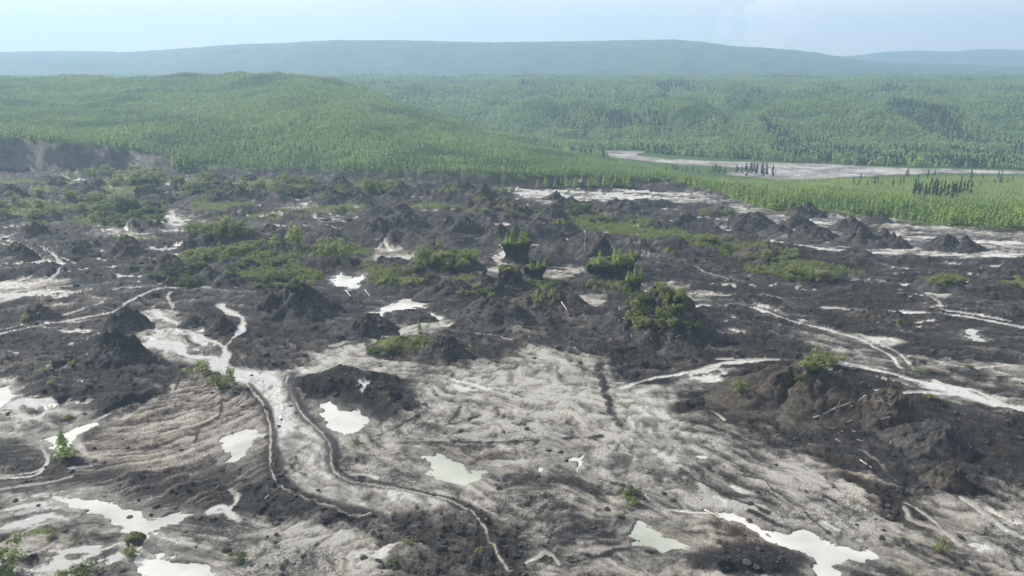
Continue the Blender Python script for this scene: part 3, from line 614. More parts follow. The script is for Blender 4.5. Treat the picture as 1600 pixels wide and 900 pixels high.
# ---------------------------------------------------------------- earth mounds, blocks and pillars
BV = []
def rings(name, R_, Zs, m, parent=None, smooth=True):
    "closed surface from rings: R_[k] = array of xy points, Zs[k] = heights"
    nk = len(R_); na = len(R_[0]); co = []
    for k in range(nk):
        for i in range(na): co.append((R_[k][i][0], R_[k][i][1], Zs[k][i]))
    f = []
    for k in range(nk-1):
        for i in range(na):
            j = (i+1) % na; f.append((k*na+i, k*na+j, (k+1)*na+j, (k+1)*na+i))
    return mesh_np(name, co, f, m, smooth)
def add_bvh(me, loc):
    vs = [v.co+Vector(loc) for v in me.vertices]; BV.append(BVHTree.FromPolygons(vs, [tuple(p.vertices) for p in me.polygons]))
mseed = [0]
def mound(px, py, w, h, label, peak=0.0, brown=False, sharp=1.1, depthr=.75, group='earth mounds left standing in the mud', turf=0, name='earth_mound', ridge=0.0):
    mseed[0] += 1; sd_ = mseed[0]*13
    x, y = gp(px, py); D = depth_of(y); rx = w/2*D/FPX; ry = rx*depthr
    dep = math.atan2(CAMH, math.hypot(x, y)); H = max((h*D/FPX-ry*math.sin(dep)*.8)/math.cos(dep), rx*.22)
    y += ry*.9
    na, nk = (96, 44) if w > 85 else ((64, 28) if w > 50 else (44, 20))
    th = np.linspace(0, 2*math.pi, na, endpoint=False)
    tt = np.linspace(1.45, 0, nk)
    T, TH = np.meshgrid(tt, th, indexing='ij')
    cs, sn = np.cos(TH), np.sin(TH)
    out = 1+.34*fbm(cs*1.6+sd_, sn*1.6, 1.2, 3, 3)
    ax, ay = peak*rx, .1*ry
    X = (cs*rx*out)*T+ax*(1-T); Y = (sn*ry*out)*T+ay*(1-T)
    if ridge: X = X+ridge*rx*(1-T)*cs
    gully = fbm(TH*2.6+sd_, T*1.5+sd_, 1.0, 3, 5, .6, True)*np.clip(T*3, 0, 1)
    # seamless in angle
    s = R.randint(0, 999)
    gully = fbm(cs*3.4+s, sn*3.4+T*.6, 1.0, 4, 6, .6, True)*np.clip(T*2.2, 0, 1)
    rs = np.random.RandomState(sd_); prof = np.clip(1-T/1.4, 0, 1)**(1.55*sharp+.1)
    for q_ in range(5):
        ox, oy, hh, ww_ = rs.uniform(-.55, .55)*rx, rs.uniform(-.55, .45)*ry, rs.uniform(.35, .85), rs.uniform(.3, .55)
        dd = np.hypot((X-ox)/rx, (Y-oy)/ry)+.18*fbm(X+sd_, Y+q_*9, rx*.5, 3, 3); prof = np.maximum(prof, hh*np.clip(1-dd/ww_/1.5, 0, 1)**(.9*sharp))
    lump = fbm(X+s, Y, rx*.7, 5, 7, .6)
    if peak >= .3:
        H *= 1.4
        u_ = X/rx+.12*fbm(X+s, Y, rx*.6, 3, 21)+.35*Y/ry*.5; v_ = Y/ry+.12*fbm(X, Y+s, rx*.5, 3, 22)
        prof = np.clip(np.minimum(np.minimum((u_+1.15)/(1.15+peak), (.78-u_)/(.78-peak)*1.0), (1.15-np.abs(v_))*1.15), 0, 1)**1.05; lump = lump*.35
    Zz = H*(prof*(1+.45*lump)+.22*gully*np.clip(1.1-T, 0, .6)*1.2)+fbm(X+s, Y, max(rx*.3, 1), 5, 9, .65)*H*.30*np.clip((1.3-T)*2, 0, 1)+fbm(X, Y+s, 1.6, 3, 10, .6, True)*.28*np.clip((1.4-T)*2, 0, 1)
    Zz = Zz-.35-np.where(T > 1.3, 1.6*(T-1.3)/.15, 0)
    X = X+fbm(Y+s, Zz, rx*.4, 4, 11)*rx*.10; Y = Y+fbm(X, Zz+s, rx*.4, 4, 12)*rx*.10
    m = MBRN if brown else MMUD
    z0 = float(ground(np.array([x]), np.array([y]))[0][0]); z0 = min(max(z0, -.6), .8)
    base = link(name, None, None, (x, y, z0)) if turf else None
    me = rings('mound', [list(zip(X[k], Y[k])) for k in range(nk)], Zz, m)
    if turf:
        o = link('mound_body', me, base)
        # turf mat riding on the top
        kk = int(nk*(1-turf)); Xt = X[kk:]; Yt = Y[kk:]; Zt = Zz[kk:]+.12+.25*np.abs(fbm(Xt+s, Yt, 1.5, 3, 2))
        Zt[0] -= .45
        link('turf_cap', rings('turf', [list(zip(Xt[k], Yt[k])) for k in range(len(Xt))], Zt, MTURF), base)
        root = base
    else:
        root = link(name, me, None, (x, y, z0))
    tag(root, label, 'mound', group); add_bvh(me, (x, y, z0)); return root
def pillar(px, ytop, ybot, wt, wb, label, hang=0, tall=None, name='earth_pillar', dr=.8, cat='pillar'):
    "steep-sided remnant, wider at the top, with a mat of turf and roots on it"
    mseed[0] += 1; s = mseed[0]*29
    x, y = gp(px, ybot); D = depth_of(y); H = (ybot-ytop)*D/FPX/math.cos(math.atan2(CAMH, y))
    rt, rb = wt/2*D/FPX, wb/2*D/FPX; y += rb*dr
    na, nk = 64, 26; th = np.linspace(0, 2*math.pi, na, endpoint=False); T = np.linspace(0, 1, nk)
    Rr = []; Zs = []
    for k, q in enumerate(list(T)+[1.02, 1.03, 1.03]):
        qq = min(q, 1); r = rb+(rt-rb)*qq**1.6; flare = 1+.95*(max(0, .42-qq)/.42)**2
        if k >= nk: r *= (.8, .45, .001)[k-nk]
        cx_, cy_ = np.cos(th), np.sin(th)
        n = 1+.36*fbm(cx_*1.6+s, cy_*1.6+qq*1.5, 1, 4, 3)+.16*fbm(cx_*5+s, cy_*5+qq*5, 1, 3, 8)
        Rr.append(list(zip(cx_*r*n*flare+hang*qq*rt, cy_*r*n*flare*dr))); Zs.append(np.full(na, q*H-.5*(q == 0))+fbm(cx_*1.5+s, cy_*1.5, 1, 3, 1)*.22*H*min(1, q*1.5))
    tlt = R.uniform(-.16, .16); Zs = [z_+np.array([p_[0] for p_ in r_])*tlt*(i_/nk) for i_, (z_, r_) in enumerate(zip(Zs, Rr))]
    root = link(name, None, None, (x, y, 0)); me = rings('pillar', Rr, Zs, MMUD); link('pillar_body', me, root)
    cap = [Rr[nk-3], Rr[nk-1], Rr[nk], Rr[nk+1], Rr[nk+2]]; cz = [Zs[nk-3]-.1, Zs[nk-1]+.15, Zs[nk]+.3, Zs[nk+1]+.35, Zs[nk+2]+.4]
    cap = [[(p[0]*1.02+.06*R.randn(), p[1]*1.02+.06*R.randn()) for p in q] for q in cap]
    me2 = rings('cap', cap, cz, MTURF); link('turf_cap', me2, root)
    tag(root, label, cat, None); add_bvh(me2, (x, y, 0)); add_bvh(me, (x, y, 0)); return root

MOUNDS = [
 # px, foot row, width, height, label, peak, brown, sharp, turf
 (690,432,132,40,'broad shrub covered mound just left of the tree topped pillar',.1,0,.75,.45),
 (1038,540,190,98,'large dark mound with a shaded right flank and bushes on its left face',.15,0,1.0,0),
 (1062,552,70,22,'low dark hummock at the near foot of the large bushy mound',0,0,.9,0),
 (1275,655,230,92,'big brown mound with a bush on its crest at the right foreground',.05,1,1.15,0),
 (1395,668,90,42,'jagged brown slab with a dark right face behind the twin slabs',.45,1,.7,0),
 (1470,716,120,44,'grey peaked slab with a broad dark triangular right face',.5,0,.75,0),
 (1492,770,66,34,'small pale faced block, nearest of the slabs at the right',.35,1,.6,0),
 (1430,690,70,24,'rubbly hump between the two dark faced slabs',0,1,.8,0),
 (188,518,66,38,'sharp dark peak beside the braided white channel',.0,0,.9,0),
 (165,575,100,58,'wrinkled dark mound at the left, nearer than the sharp peak',.1,0,1.0,0),
 (50,502,60,28,'low dark mound with a yellowish tuft above the pale stream',0,0,.9,0),
 (448,502,130,62,'wide dark mound with shrubs along its left shoulder',0,0,.9,0),
 (568,526,92,40,'rough dark dome in front of the forked pond',.1,0,.8,0),
 (640,505,70,18,'low dark bank right of the forked pond',0,0,.8,0),
 (690,563,72,42,'steep dark wedge at the right end of the shrubby bank',.1,0,.9,0),
 (630,556,110,26,'long low shrubby bank on the pale mud',0,1,.7,.5),
 (770,510,120,44,'dark hummock in front of the overhanging block',-.1,0,.9,0),
 (860,490,110,34,'dark mound under the overhanging block',0,1,.9,0),
 (340,518,44,26,'small dark cone in the braided channels',.2,0,.9,0),
 (298,512,40,18,'low hump between the white braids',0,0,.8,0),
 (587,366,60,28,'ribbed dark cone left of the far twin peaks',0,0,1.0,0),
 (617,358,34,20,'small cone just right of the ribbed cone',0,0,1.0,0),
 (702,364,50,28,'left one of the far twin peaks',0,0,1.1,0),
 (726,368,60,32,'right one of the far twin peaks',0,0,1.1,0),
 (676,390,120,28,'long whaleback mound in front of the far twin peaks',0,0,.7,0),
 (795,380,90,32,'broad dark cone behind the tree topped pillar',.1,0,.9,0),
 (757,314,44,26,'lone pointed cone at the edge of the far white flats',0,0,1.2,0),
 (620,312,50,20,'rounded hummock below the forest scarp',0,0,.8,0),
 (660,312,34,16,'small hummock right of the rounded one below the scarp',0,0,.9,0),
 (700,312,60,20,'turf topped hummock left of the lone pointed cone',0,1,.6,.5),
 (515,312,36,16,'dark knob on the green far slope',0,0,.8,0),
 (867,313,32,16,'dark pointed heap on the far white flats',.2,0,1.0,0),
 (892,324,44,16,'smooth dark heap beside the pointed one',0,0,.9,0),
 (962,326,46,18,'flat cone with a stub on top, on the far white flats',.1,0,1.1,0),
 (1076,348,38,16,'small grey cone near the far thin stream',0,0,.9,0),
 (1185,360,76,26,'dark heap where the far braided stream starts',.1,0,.9,0),
 (895,400,100,26,'flat topped dark bank with a standing dead pole',0,0,.5,0),
 (934,408,64,30,'dark wedge behind the turf block',.3,0,.9,0),
 (1266,340,58,26,'black pointed heap at the edge of the bright woods',.1,0,1.0,0),
 (1250,358,54,22,'dark heap left of the far right stream',.1,0,.9,0),
 (1222,370,50,20,'low dark heap at the left end of the right hand row',0,0,.8,0),
 (1280,376,66,24,'rugged grey heap beside the stream bend',.2,0,.8,0),
 (1338,362,60,22,'smooth dark heap behind the row of right hand heaps',-.1,0,.9,0),
 (1378,350,46,14,'low heap by the thin bright pool at the woods',0,0,.8,0),
 (1358,386,84,34,'tall rough heap, the biggest in the right hand row',-.1,0,.8,0),
 (1386,384,50,28,'steep heap leaning on the biggest one at its right',.1,0,.8,0),
 (1408,388,40,20,'small pointed heap ending the right hand row',.2,0,.9,0),
 (1490,392,66,28,'dark pyramid heap near the right edge',.0,0,.9,0),
 (1524,393,46,24,'shark fin shaped dark heap near the right edge',-.3,0,.9,0),
 (1200,440,50,14,'low ragged bank below the green strip',0,0,.7,0),
 (1408,502,44,15,'small dark cone on the right hand wash',0,0,1.0,0),
 (1480,455,70,22,'mossy grey rise behind the pale green pool',0,0,.6,.4),
 (1262,478,60,12,'low dark bank beside the upper stream',0,0,.7,0),
 (47,368,40,22,'dark knob above the looping streams',0,0,1.0,0),
 (35,408,36,22,'dark ridge inside the looping streams',0,0,.9,0),
 (185,336,66,24,'bushy dark mound on the upper left slope',0,0,.7,.5),
 (110,302,60,14,'long dark bank on the far left slope',0,0,.6,0),
 (30,300,60,12,'low dark bank at the far left edge',0,0,.6,0),
 (348,388,100,36,'rounded mound crowned with pale green bushes left of centre',0,0,.6,.5),
 (417,366,44,18,'dark hump beside the spreading bush',0,0,.7,0),
 (497,376,64,18,'flat dark block in front of the pale clearing',0,0,.5,0),
 (235,318,60,14,'low dark step on the upper left slope',0,0,.6,0),
 (380,312,70,14,'grassy step below the hill forest',0,0,.6,.5),
 (470,352,50,12,'brushwood covered bank near the pale clearing',0,1,.7,0),
 (60,345,60,12,'small rough bank left of the bushy dark mound',0,0,.7,0),
 (1395,655,50,20,'rough clod pile leaning on the brown slab',0,1,.7,0),
 (200,852,50,16,'small dark clod bank in the long milky pond',.3,0,.7,.5),
 (1330,640,120,40,'long brown shoulder falling right from the big mound',.2,1,.8,0),
 (700,470,90,30,'dark swell behind the forked pond',0,0,.7,0),
 (620,462,110,30,'shrubby dark swell right of the bright pond',0,0,.6,.4),
]
HS = [(120,300,130,22,16,'upper left'),(330,300,120,20,16,'middle of the far left'),(540,320,110,24,16,'ground left of the far cones'),(730,335,110,30,16,'ground among the far cones'),(930,355,110,30,14,'ground behind the turf block'),
 (90,400,100,40,10,'left hand slope'),(300,410,120,40,14,'green middle ground'),(560,400,90,40,10,'ground before the far twin peaks'),(870,440,120,30,12,'hollow between the earth blocks'),(1120,400,90,20,8,'rubble beside the green strip'),(700,490,140,30,12,'ground before the forked pond'),(1490,470,120,50,12,'right hand flats')]
for hx_, hy_, ax_, ay_, n_, where in HS:
    for k in range(n_):
        px = hx_+random.uniform(-1, 1)*ax_; py = hy_+random.uniform(-1, 1)*ay_
        w = random.uniform(24, 70)*(py/400)**.6; h = w*random.uniform(.22, .5)
        if any(min(p_[0] for p_ in P_)-w*.5 < px < max(p_[0] for p_ in P_)+w*.5 and min(p_[1] for p_ in P_)-4 < py < max(p_[1] for p_ in P_)+h+14 for _, P_ in POND): continue
        if 765 < px < 1010 and 372 < py < 478: continue
        MOUNDS.append((px, py, w, h, ('sharp' if h > .38*w else 'low')+' dark hummock, one of many on the '+where, random.uniform(-.25, .29), random.random() < .25, random.uniform(.6, 1.0), random.choice([0, 0, 0, .4])))
for px, py, w, h, lab, pk, br, sh, tf in MOUNDS:
    mound(px, py, w, h, lab, pk, bool(br), sh, turf=tf, ridge=.5 if (w/h > 3.2) else 0)
pillar(808, 380, 411, 50, 26, 'mushroom shaped earth pillar carrying a tuft of young larches')
pillar(832, 418, 440, 36, 20, 'leaning overhanging earth block right of the dark cube', hang=.35)
pillar(797, 424, 449, 36, 38, 'squat black earth cube between the pillar and the leaning block', name='earth_block', cat='earth block')
pillar(958, 411, 441, 78, 66, 'wide undercut turf block crowned with leafy saplings', name='earth_block', dr=.7, cat='earth block')
pillar(990, 438, 461, 27, 24, 'narrow dark stump of earth at the near right of the turf block', name='earth_block', cat='earth block')

# ---------------------------------------------------------------- placing by line of sight on land and mounds
def hit(px, py):
    X = (px-800)/FPX; Y = -(py-450)/FPX; d = Vector((X, ca+Y*sa, -sa+Y*ca)).normalized(); o = Vector((0, 0, CAMH))
    best = None
    for bv in BV:
        h = bv.ray_cast(o, d)
        if h[0] is not None and (best is None or h[3] < best[1]): best = (h[0], h[3])
    ts = np.linspace(80, 760, 900); xs = d.x*ts; ys = d.y*ts; zs = CAMH+d.z*ts
    g = ground(xs, ys)[0]; k = np.argmax(zs < g)
    if zs[k] < g[k] and (best is None or ts[k] < best[1]): best = (Vector((xs[k], ys[k], g[k])), ts[k])
    return best[0]
# ---------------------------------------------------------------- trees and shrubs
def quads(C, Nn, S, rnd):
    "leaf clumps: centres C, facing Nn, half sizes S"
    n = len(C); a = np.cross(Nn, rnd.randn(n, 3)); a /= np.linalg.norm(a, axis=1)[:, None]+1e-9; b_ = np.cross(Nn, a)
    S = S[:, None]; v = np.stack([C-a*S-b_*S*.6, C+a*S-b_*S*.6, C+a*S*.6+b_*S, C-a*S*.6+b_*S], 1)
    return v.reshape(-1, 3), np.arange(n*4).reshape(-1, 4)
def stem(pts, r0, r1, k=5):
    pts = [Vector(p) for p in pts]; co = []; f = []
    for i, p in enumerate(pts):
        r = r0+(r1-r0)*i/(len(pts)-1)
        for j in range(k): co.append((p.x+r*math.cos(j*2*math.pi/k), p.y+r*math.sin(j*2*math.pi/k), p.z))
    for i in range(len(pts)-1):
        for j in range(k): f.append((i*k+j, i*k+(j+1) % k, (i+1)*k+(j+1) % k, (i+1)*k+j))
    return co, f
def joinp(parts):
    co = []; f = []
    for c, q in parts:
        n = len(co); co += [tuple(p) for p in c]; f += [tuple(int(i)+n for i in r) for r in q]
    return co, f
def conifer(seed, n, h=1.0, rad=.2, s=.06, droop=.2, pw=.75, wisp=0):
    r = np.random.RandomState(seed); t_ = r.rand(n)**.85*.9+.1
    lim = rad*(1-t_)**pw*(1+.35*np.sin(t_*23+seed))+.015; a = r.rand(n)*6.283; q = np.sqrt(r.rand(n))*lim*(1+wisp*(r.rand(n) > .85))
    C = np.stack([np.cos(a)*q, np.sin(a)*q, t_*h-q*droop], 1)
    Nn = np.stack([np.cos(a), np.sin(a), r.rand(n)*1.4+.1], 1)+r.randn(n, 3)*.5; Nn /= np.linalg.norm(Nn, axis=1)[:, None]
    return quads(C, Nn, s*(.6+.7*r.rand(n))*(1.15-t_*.55), r)
def bushy(seed, n, rx=.5, h=1.0, s=.07, lobes=6):
    r = np.random.RandomState(seed); L_ = np.stack([r.randn(lobes)*rx*.5, r.randn(lobes)*rx*.5, .2+.75*r.rand(lobes)], 1); k = r.randint(0, lobes, n)
    d = r.randn(n, 3); d /= np.linalg.norm(d, axis=1)[:, None]; C = L_[k]*[1, 1, h]+d*(.09+.2*r.rand(n)[:, None])*[rx*1.6, rx*1.6, h*1.05]
    C[:, 2] = np.clip(C[:, 2], .03, None); Nn = d+r.randn(n, 3)*.4+[0, 0, .4]; Nn /= np.linalg.norm(Nn, axis=1)[:, None]
    return quads(C, Nn, s*(.5+.8*r.rand(n)), r)
def tree_thing(name, crown_data, trunk_data, m):
    root = link(name, None)
    c_, f_ = crown_data; link('crown', mesh_np('crown', c_, f_, m), root)
    c_, f_ = trunk_data; link('trunk', mesh_np('trunk', c_, f_, MBARK), root); return root
PROT = {}
for i in range(4):
    PROT['sapling', i] = tree_thing('larch_sapling', conifer(40+i, 300, 1, .21, .043, .1, .7, .3), stem([(0, 0, -.04), (.01, 0, .5), (0, 0, .95)], .014, .003), ML_YOUNG)
    bsh = bushy(60+i, 560, .5, .8, .040, 8)
    rr = random.Random(i); st = joinp([stem([(0, 0, -.05), (rr.uniform(-.2, .2), rr.uniform(-.2, .2), .3), (rr.uniform(-.45, .45), rr.uniform(-.45, .45), .75)], .018, .005, 4) for _ in range(6)])
    PROT['shrub', i] = tree_thing('willow_shrub', bsh, st, ML_SHRUB); PROT['shrub', i].children[1].name = 'stems'
    PROT['dark', i] = tree_thing('dark_shrub', bushy(80+i, 520, .6, .7, .042, 8), st, ML_DARKSH)
    PROT['young', i] = tree_thing('young_larch', conifer(20+i, 120, 1, .17, .07, .1, .6, .3), stem([(0, 0, -.03), (0, 0, .9)], .014, .004, 4), ML_YOUNG)
used = set()
def plant(kind, px, py, hpx, label, cat, group=None, wide=1.0, at=None):
    i = random.randrange(4); pr = PROT[kind, i]
    if (kind, i) not in used: used.add((kind, i)); o = pr
    else: o = copy_tree(pr)
    p = at if at is not None else hit(px, py); D = (p-Vector((0, 0, CAMH))).length
    s = hpx*D/FPX if at is None else hpx
    o.location = p-Vector((0, 0, .1)); o.rotation_euler = (random.uniform(-.13, .13), random.uniform(-.13, .13), random.uniform(0, 6.28)); o.scale = (s*wide, s*wide, s)
    tag(o, label, cat, group); return o
# named plants that stand alone
plant('sapling', 102, 716, 38, 'lone yellow green sapling on the pond bank at the left', 'sapling', wide=1.5)
plant('shrub', 8, 898, 44, 'leafy bright green bush in the bottom left corner', 'bush', wide=1.3)
plant('shrub', 345, 606, 36, 'straggly olive shrub where the white stream widens', 'shrub')
plant('shrub', 318, 586, 20, 'flat olive shrub left of the straggly one', 'shrub', wide=1.6)
plant('shrub', 205, 868, 20, 'yellow green tuft on the clod bank in the milky pond', 'shrub')
plant('shrub', 82, 840, 12, 'small yellowish tuft on the streaky lower left mud', 'shrub', wide=1.6)
plant('dark', 125, 895, 18, 'dull olive tuft at the bottom edge on the left', 'shrub', wide=2.2)
plant('dark', 375, 876, 18, 'dark tuft on pale mud right of the long milky pond', 'shrub', wide=1.3)
plant('shrub', 990, 790, 12, 'mossy green tuft at the end of the low ridge, bottom centre', 'shrub', wide=2.0)
plant('dark', 985, 778, 22, 'dry olive bush just behind the mossy tuft', 'shrub', wide=1.2)
plant('shrub', 1467, 862, 20, 'yellow green tuft on brown mud at the lower right', 'shrub')
plant('shrub', 1156, 612, 26, 'round olive shrub on the left flank of the big brown mound', 'shrub')
plant('shrub', 1453, 626, 9, 'flat green tuft by the broad white stream at the right', 'shrub', wide=2)
plant('shrub', 640, 852, 12, 'dim tuft on the dark gravel at bottom centre left', 'shrub')
plant('dark', 620, 882, 12, 'dark tuft near the bottom edge on gravel', 'shrub', wide=1.4)
plant('shrub', 748, 862, 10, 'brownish tuft on gravel beside the thin pale thread', 'shrub', wide=1.4)
plant('sapling', 657, 522, 24, 'thin sapling on the bank behind the shrubby strip', 'sapling', wide=.8)
plant('shrub', 735, 552, 12, 'bright tuft right of the steep dark wedge', 'shrub')
plant('shrub', 45, 500, 10, 'yellow tuft on the low mound above the pale stream', 'shrub', wide=1.8)
plant('shrub', 455, 392, 44, 'spreading bright bush left of the flat dark block', 'bush', wide=.9)
plant('sapling', 684, 384, 16, 'lone sapling on the whaleback mound', 'sapling')
plant('dark', 190, 328, 30, 'dark round bush on the upper left mound', 'bush', wide=1.2)
plant('dark', 288, 446, 26, 'dark bush above the small bright puddles at the left', 'bush', wide=1.1)
CL_ = [ # centre px, spread px, count, height px, kind, label, group
 (806,381,17,3,9,(18,30),'sapling','young larch in the tuft on top of the mushroom shaped pillar','larches on the pillar',.7),
 (837,419,14,3,5,(12,20),'sapling','young larch on the leaning overhanging block','larches on the leaning block',.8),
 (958,412,36,7,20,(14,28),'sapling','leafy sapling crowding the wide undercut turf block','saplings on the turf block',.8),
 (950,416,36,5,12,(8,14),'shrub','low shrub at the rim of the wide undercut turf block','shrubs on the turf block',1.2),
 (990,437,10,3,6,(12,22),'sapling','sapling on the narrow dark stump of earth','saplings on the dark stump',.7),
 (955,452,30,6,7,(9,14),'shrub','shrub in the hollow in front of the turf block','shrubs before the turf block',1.2),
 (1020,500,36,14,26,(14,26),'shrub','bush on the left face of the large dark mound','bushes on the large dark mound',1.1),
 (1052,470,16,8,8,(14,24),'shrub','bright bush on the crest of the large dark mound','bushes on the crest of the large dark mound',1),
 (1000,470,16,8,6,(14,20),'dark','dark bush above the left face of the large mound','dark bushes on the large mound',1.1),
 (1080,515,16,7,6,(9,16),'shrub','small bush low on the shaded flank of the large mound','small bushes on the shaded flank',1),
 (1285,572,24,7,14,(14,24),'shrub','green bush on the crest of the big brown mound','bushes on the crest of the brown mound',1.3),
 (1262,585,16,12,6,(8,12),'dark','dry shrub below the crest bushes of the brown mound','dry shrubs on the brown mound',1.3),
 (700,412,44,9,26,(12,22),'shrub','yellow green bush on the broad mound left of the pillar','bushes on the broad mound',1.1),
 (660,425,50,8,16,(8,14),'dark','low dark shrub on the flank of the broad mound','low shrubs on the broad mound',1.4),
 (615,548,36,6,14,(9,15),'dark','dark green shrub on the long low bank','shrubs on the long low bank',1.3),
 (600,552,24,4,5,(7,10),'shrub','yellow green shrub at the left end of the long low bank','light shrubs on the low bank',1.3),
 (345,366,46,6,24,(16,28),'shrub','pale green bush on the rounded mound left of centre','bushes on the rounded mound',1.0),
 (525,395,34,12,22,(10,22),'shrub','bush on the green shoulder beside the bright pond hollow','bushes on the green shoulder',1.2),
 (420,440,50,10,16,(10,18),'dark','shrub along the left shoulder of the wide dark mound','shrubs on the wide dark mound',1.3),
 (440,445,60,10,14,(7,12),'shrub','olive shrub above the wide dark mound','olive shrubs above the wide mound',1.4),
 (1270,432,46,7,24,(10,17),'shrub','pale bush at the near end of the diagonal green strip','bushes at the near end of the green strip',1.2),
 (1215,408,46,12,20,(8,15),'shrub','bush in the middle of the diagonal green strip','bushes in the middle of the green strip',1.3),
 (1105,382,40,9,14,(8,14),'shrub','bush at the far end of the diagonal green strip','bushes at the far end of the green strip',1.3),
 (1120,335,26,5,8,(7,12),'shrub','bush beside the far thin stream','bushes beside the far stream',1.2),
 (1490,440,26,5,8,(6,9),'shrub','mossy shrub on the grey rise at the right','shrubs on the mossy rise',1.6),
 (1590,448,16,5,4,(6,8),'shrub','yellow shrub at the right edge above the small pool','yellow shrubs at the right edge',1.6),
 (850,470,24,12,8,(9,16),'sapling','sapling around the foot of the leaning block','saplings at the foot of the leaning block',1.0),
 (740,462,40,10,12,(8,13),'shrub','low shrub between the forked pond and the earth cube','shrubs by the earth cube',1.3),
 (590,300,18,3,10,(14,24),'shrub','bright bush clump below the forest scarp','bushes below the scarp',1),
 (790,300,30,3,5,(8,12),'shrub','bush on the slope right of the lone cone','bushes right of the lone cone',1.1),
 (905,330,20,4,10,(8,15),'dark','dark bush among the far heaps','dark bushes among the far heaps',1.2),
 (920,350,50,10,20,(6,10),'shrub','low bush on the mossy rubble behind the turf block','bushes on the mossy rubble',1.4),
 (285,268,12,3,8,(16,24),'sapling','slim tree on the slope where the headwall ends','slim trees at the end of the headwall',1.1),
 (195,280,60,8,34,(10,18),'shrub','bush on the slope below the pale headwall','bushes below the headwall',1.2),
 (90,325,90,20,44,(9,16),'shrub','bush scattered on the upper left slope','bushes on the upper left slope',1.3),
 (200,340,60,14,30,(9,20),'dark','dark bush on the upper left slope','dark bushes on the upper left slope',1.2),
 (380,290,110,10,50,(8,16),'shrub','bush scattered below the hill forest','bushes below the hill forest',1.3),
 (500,300,80,9,30,(8,14),'dark','dark bush scattered below the hill forest','dark bushes below the hill forest',1.3),
 (380,405,90,14,50,(7,14),'shrub','olive bush on the green middle ground left of centre','bushes on the green middle ground',1.4),
 (300,425,60,14,18,(7,12),'dark','dark bush on the green middle ground','dark bushes on the middle ground',1.4),
 (780,333,80,7,22,(6,10),'shrub','low bush on the mossy ground behind the far cones','low bushes behind the far cones',1.4),
 (1480,575,60,5,3,(5,7),'shrub','tiny bush on the grey flats at the right','tiny bushes on the right flats',1.4),
 (60,620,60,60,6,(6,9),'shrub','tiny tuft on the dark left mud','tufts on the dark left mud',1.5),
]
for cx, cy, hx, hy, n, (h0, h1), kd, lab, gr, wd in CL_:
    made = []
    if n > 9: n = int(n*.62)
    for k in range(n):
        px = cx+random.uniform(-1, 1)*hx; py = cy+random.uniform(-1, 1)*hy; hh = random.uniform(h0, h1)
        made.append((px, py, hh, plant(kd, px, py, hh, lab, 'sapling' if kd == 'sapling' else 'shrub', gr, wd*random.uniform(.8, 1.25))))
    done = set()
    for word, key in (('leftmost', lambda q: q[0]), ('rightmost', lambda q: -q[0]), ('nearest', lambda q: -q[1]), ('farthest', lambda q: q[1]), ('tallest remaining', lambda q: -q[2])):
        q = min((q for q in made if q[3].name not in done), key=key, default=None)
        if q and n > 2: done.add(q[3].name); q[3]['label'] = word+' '+lab
    for px, py, hh, o_ in made:
        if o_.name in done or n < 9: continue
        o_['label'] = lab+(', left half' if px < cx else ', right half')+(', far side' if py < cy else ', near side')

# ---- the forests
def simple_tree(seed, n, rad, s, m, pw=.7):
    c1 = conifer(seed, n, 1, rad, s, .15, pw, .2); c2 = stem([(0, 0, -.05), (0, 0, .8)], .02, .006, 3)
    co, f = joinp([c1, c2]); me = mesh_np('tree', co, f, m); me.materials.append(MBARK)
    for p in list(me.polygons)[n:]: p.material_index = 1
    return me
def round_tree(seed, n, m):
    c1 = bushy(seed, n, .36, .85, .10, 5); c1[0][:, 2] += .08; c2 = stem([(0, 0, -.05), (0, 0, .5)], .02, .01, 3)
    co, f = joinp([c1, c2]); me = mesh_np('tree', co, f, m); return me
def scatter(x0, x1, y0, y1, sp, keep):
    "jittered points by area in plan"
    nx, ny = int((x1-x0)/sp), int((y1-y0)/sp)
    gx, gy = np.meshgrid(np.arange(nx), np.arange(ny)); X = x0+(gx.ravel()+R.rand(nx*ny))*sp; Y = y0+(gy.ravel()+R.rand(nx*ny))*sp
    c = col_of(X, Y); m = (c > -110) & (c < 1710) & (Y > edge_y(c)-20); X, Y = X[m], Y[m]
    z, back = land(X, Y); c = col_of(X, Y); r = row_of(X, Y, z); cx = 800+FPX*X/depth_of(Y, z)
    q = keep(X, Y, z, back, c, cx, r); return X[q], Y[q], z[q], c[q], cx[q], r[q], back[q]
def riv_out(X, Y, cx, r, pad=1.0):
    m = (Y > 430) & (Y < 1100) & (cx > 850); ok = np.ones(X.shape, bool)
    rw_ = fbm(X, Y, 25, 4, 95); ok[m] = poly_sdf(RIV, cx[m]+rw_[m]*9, r[m]+rw_[m]*1.6) > pad; return ok
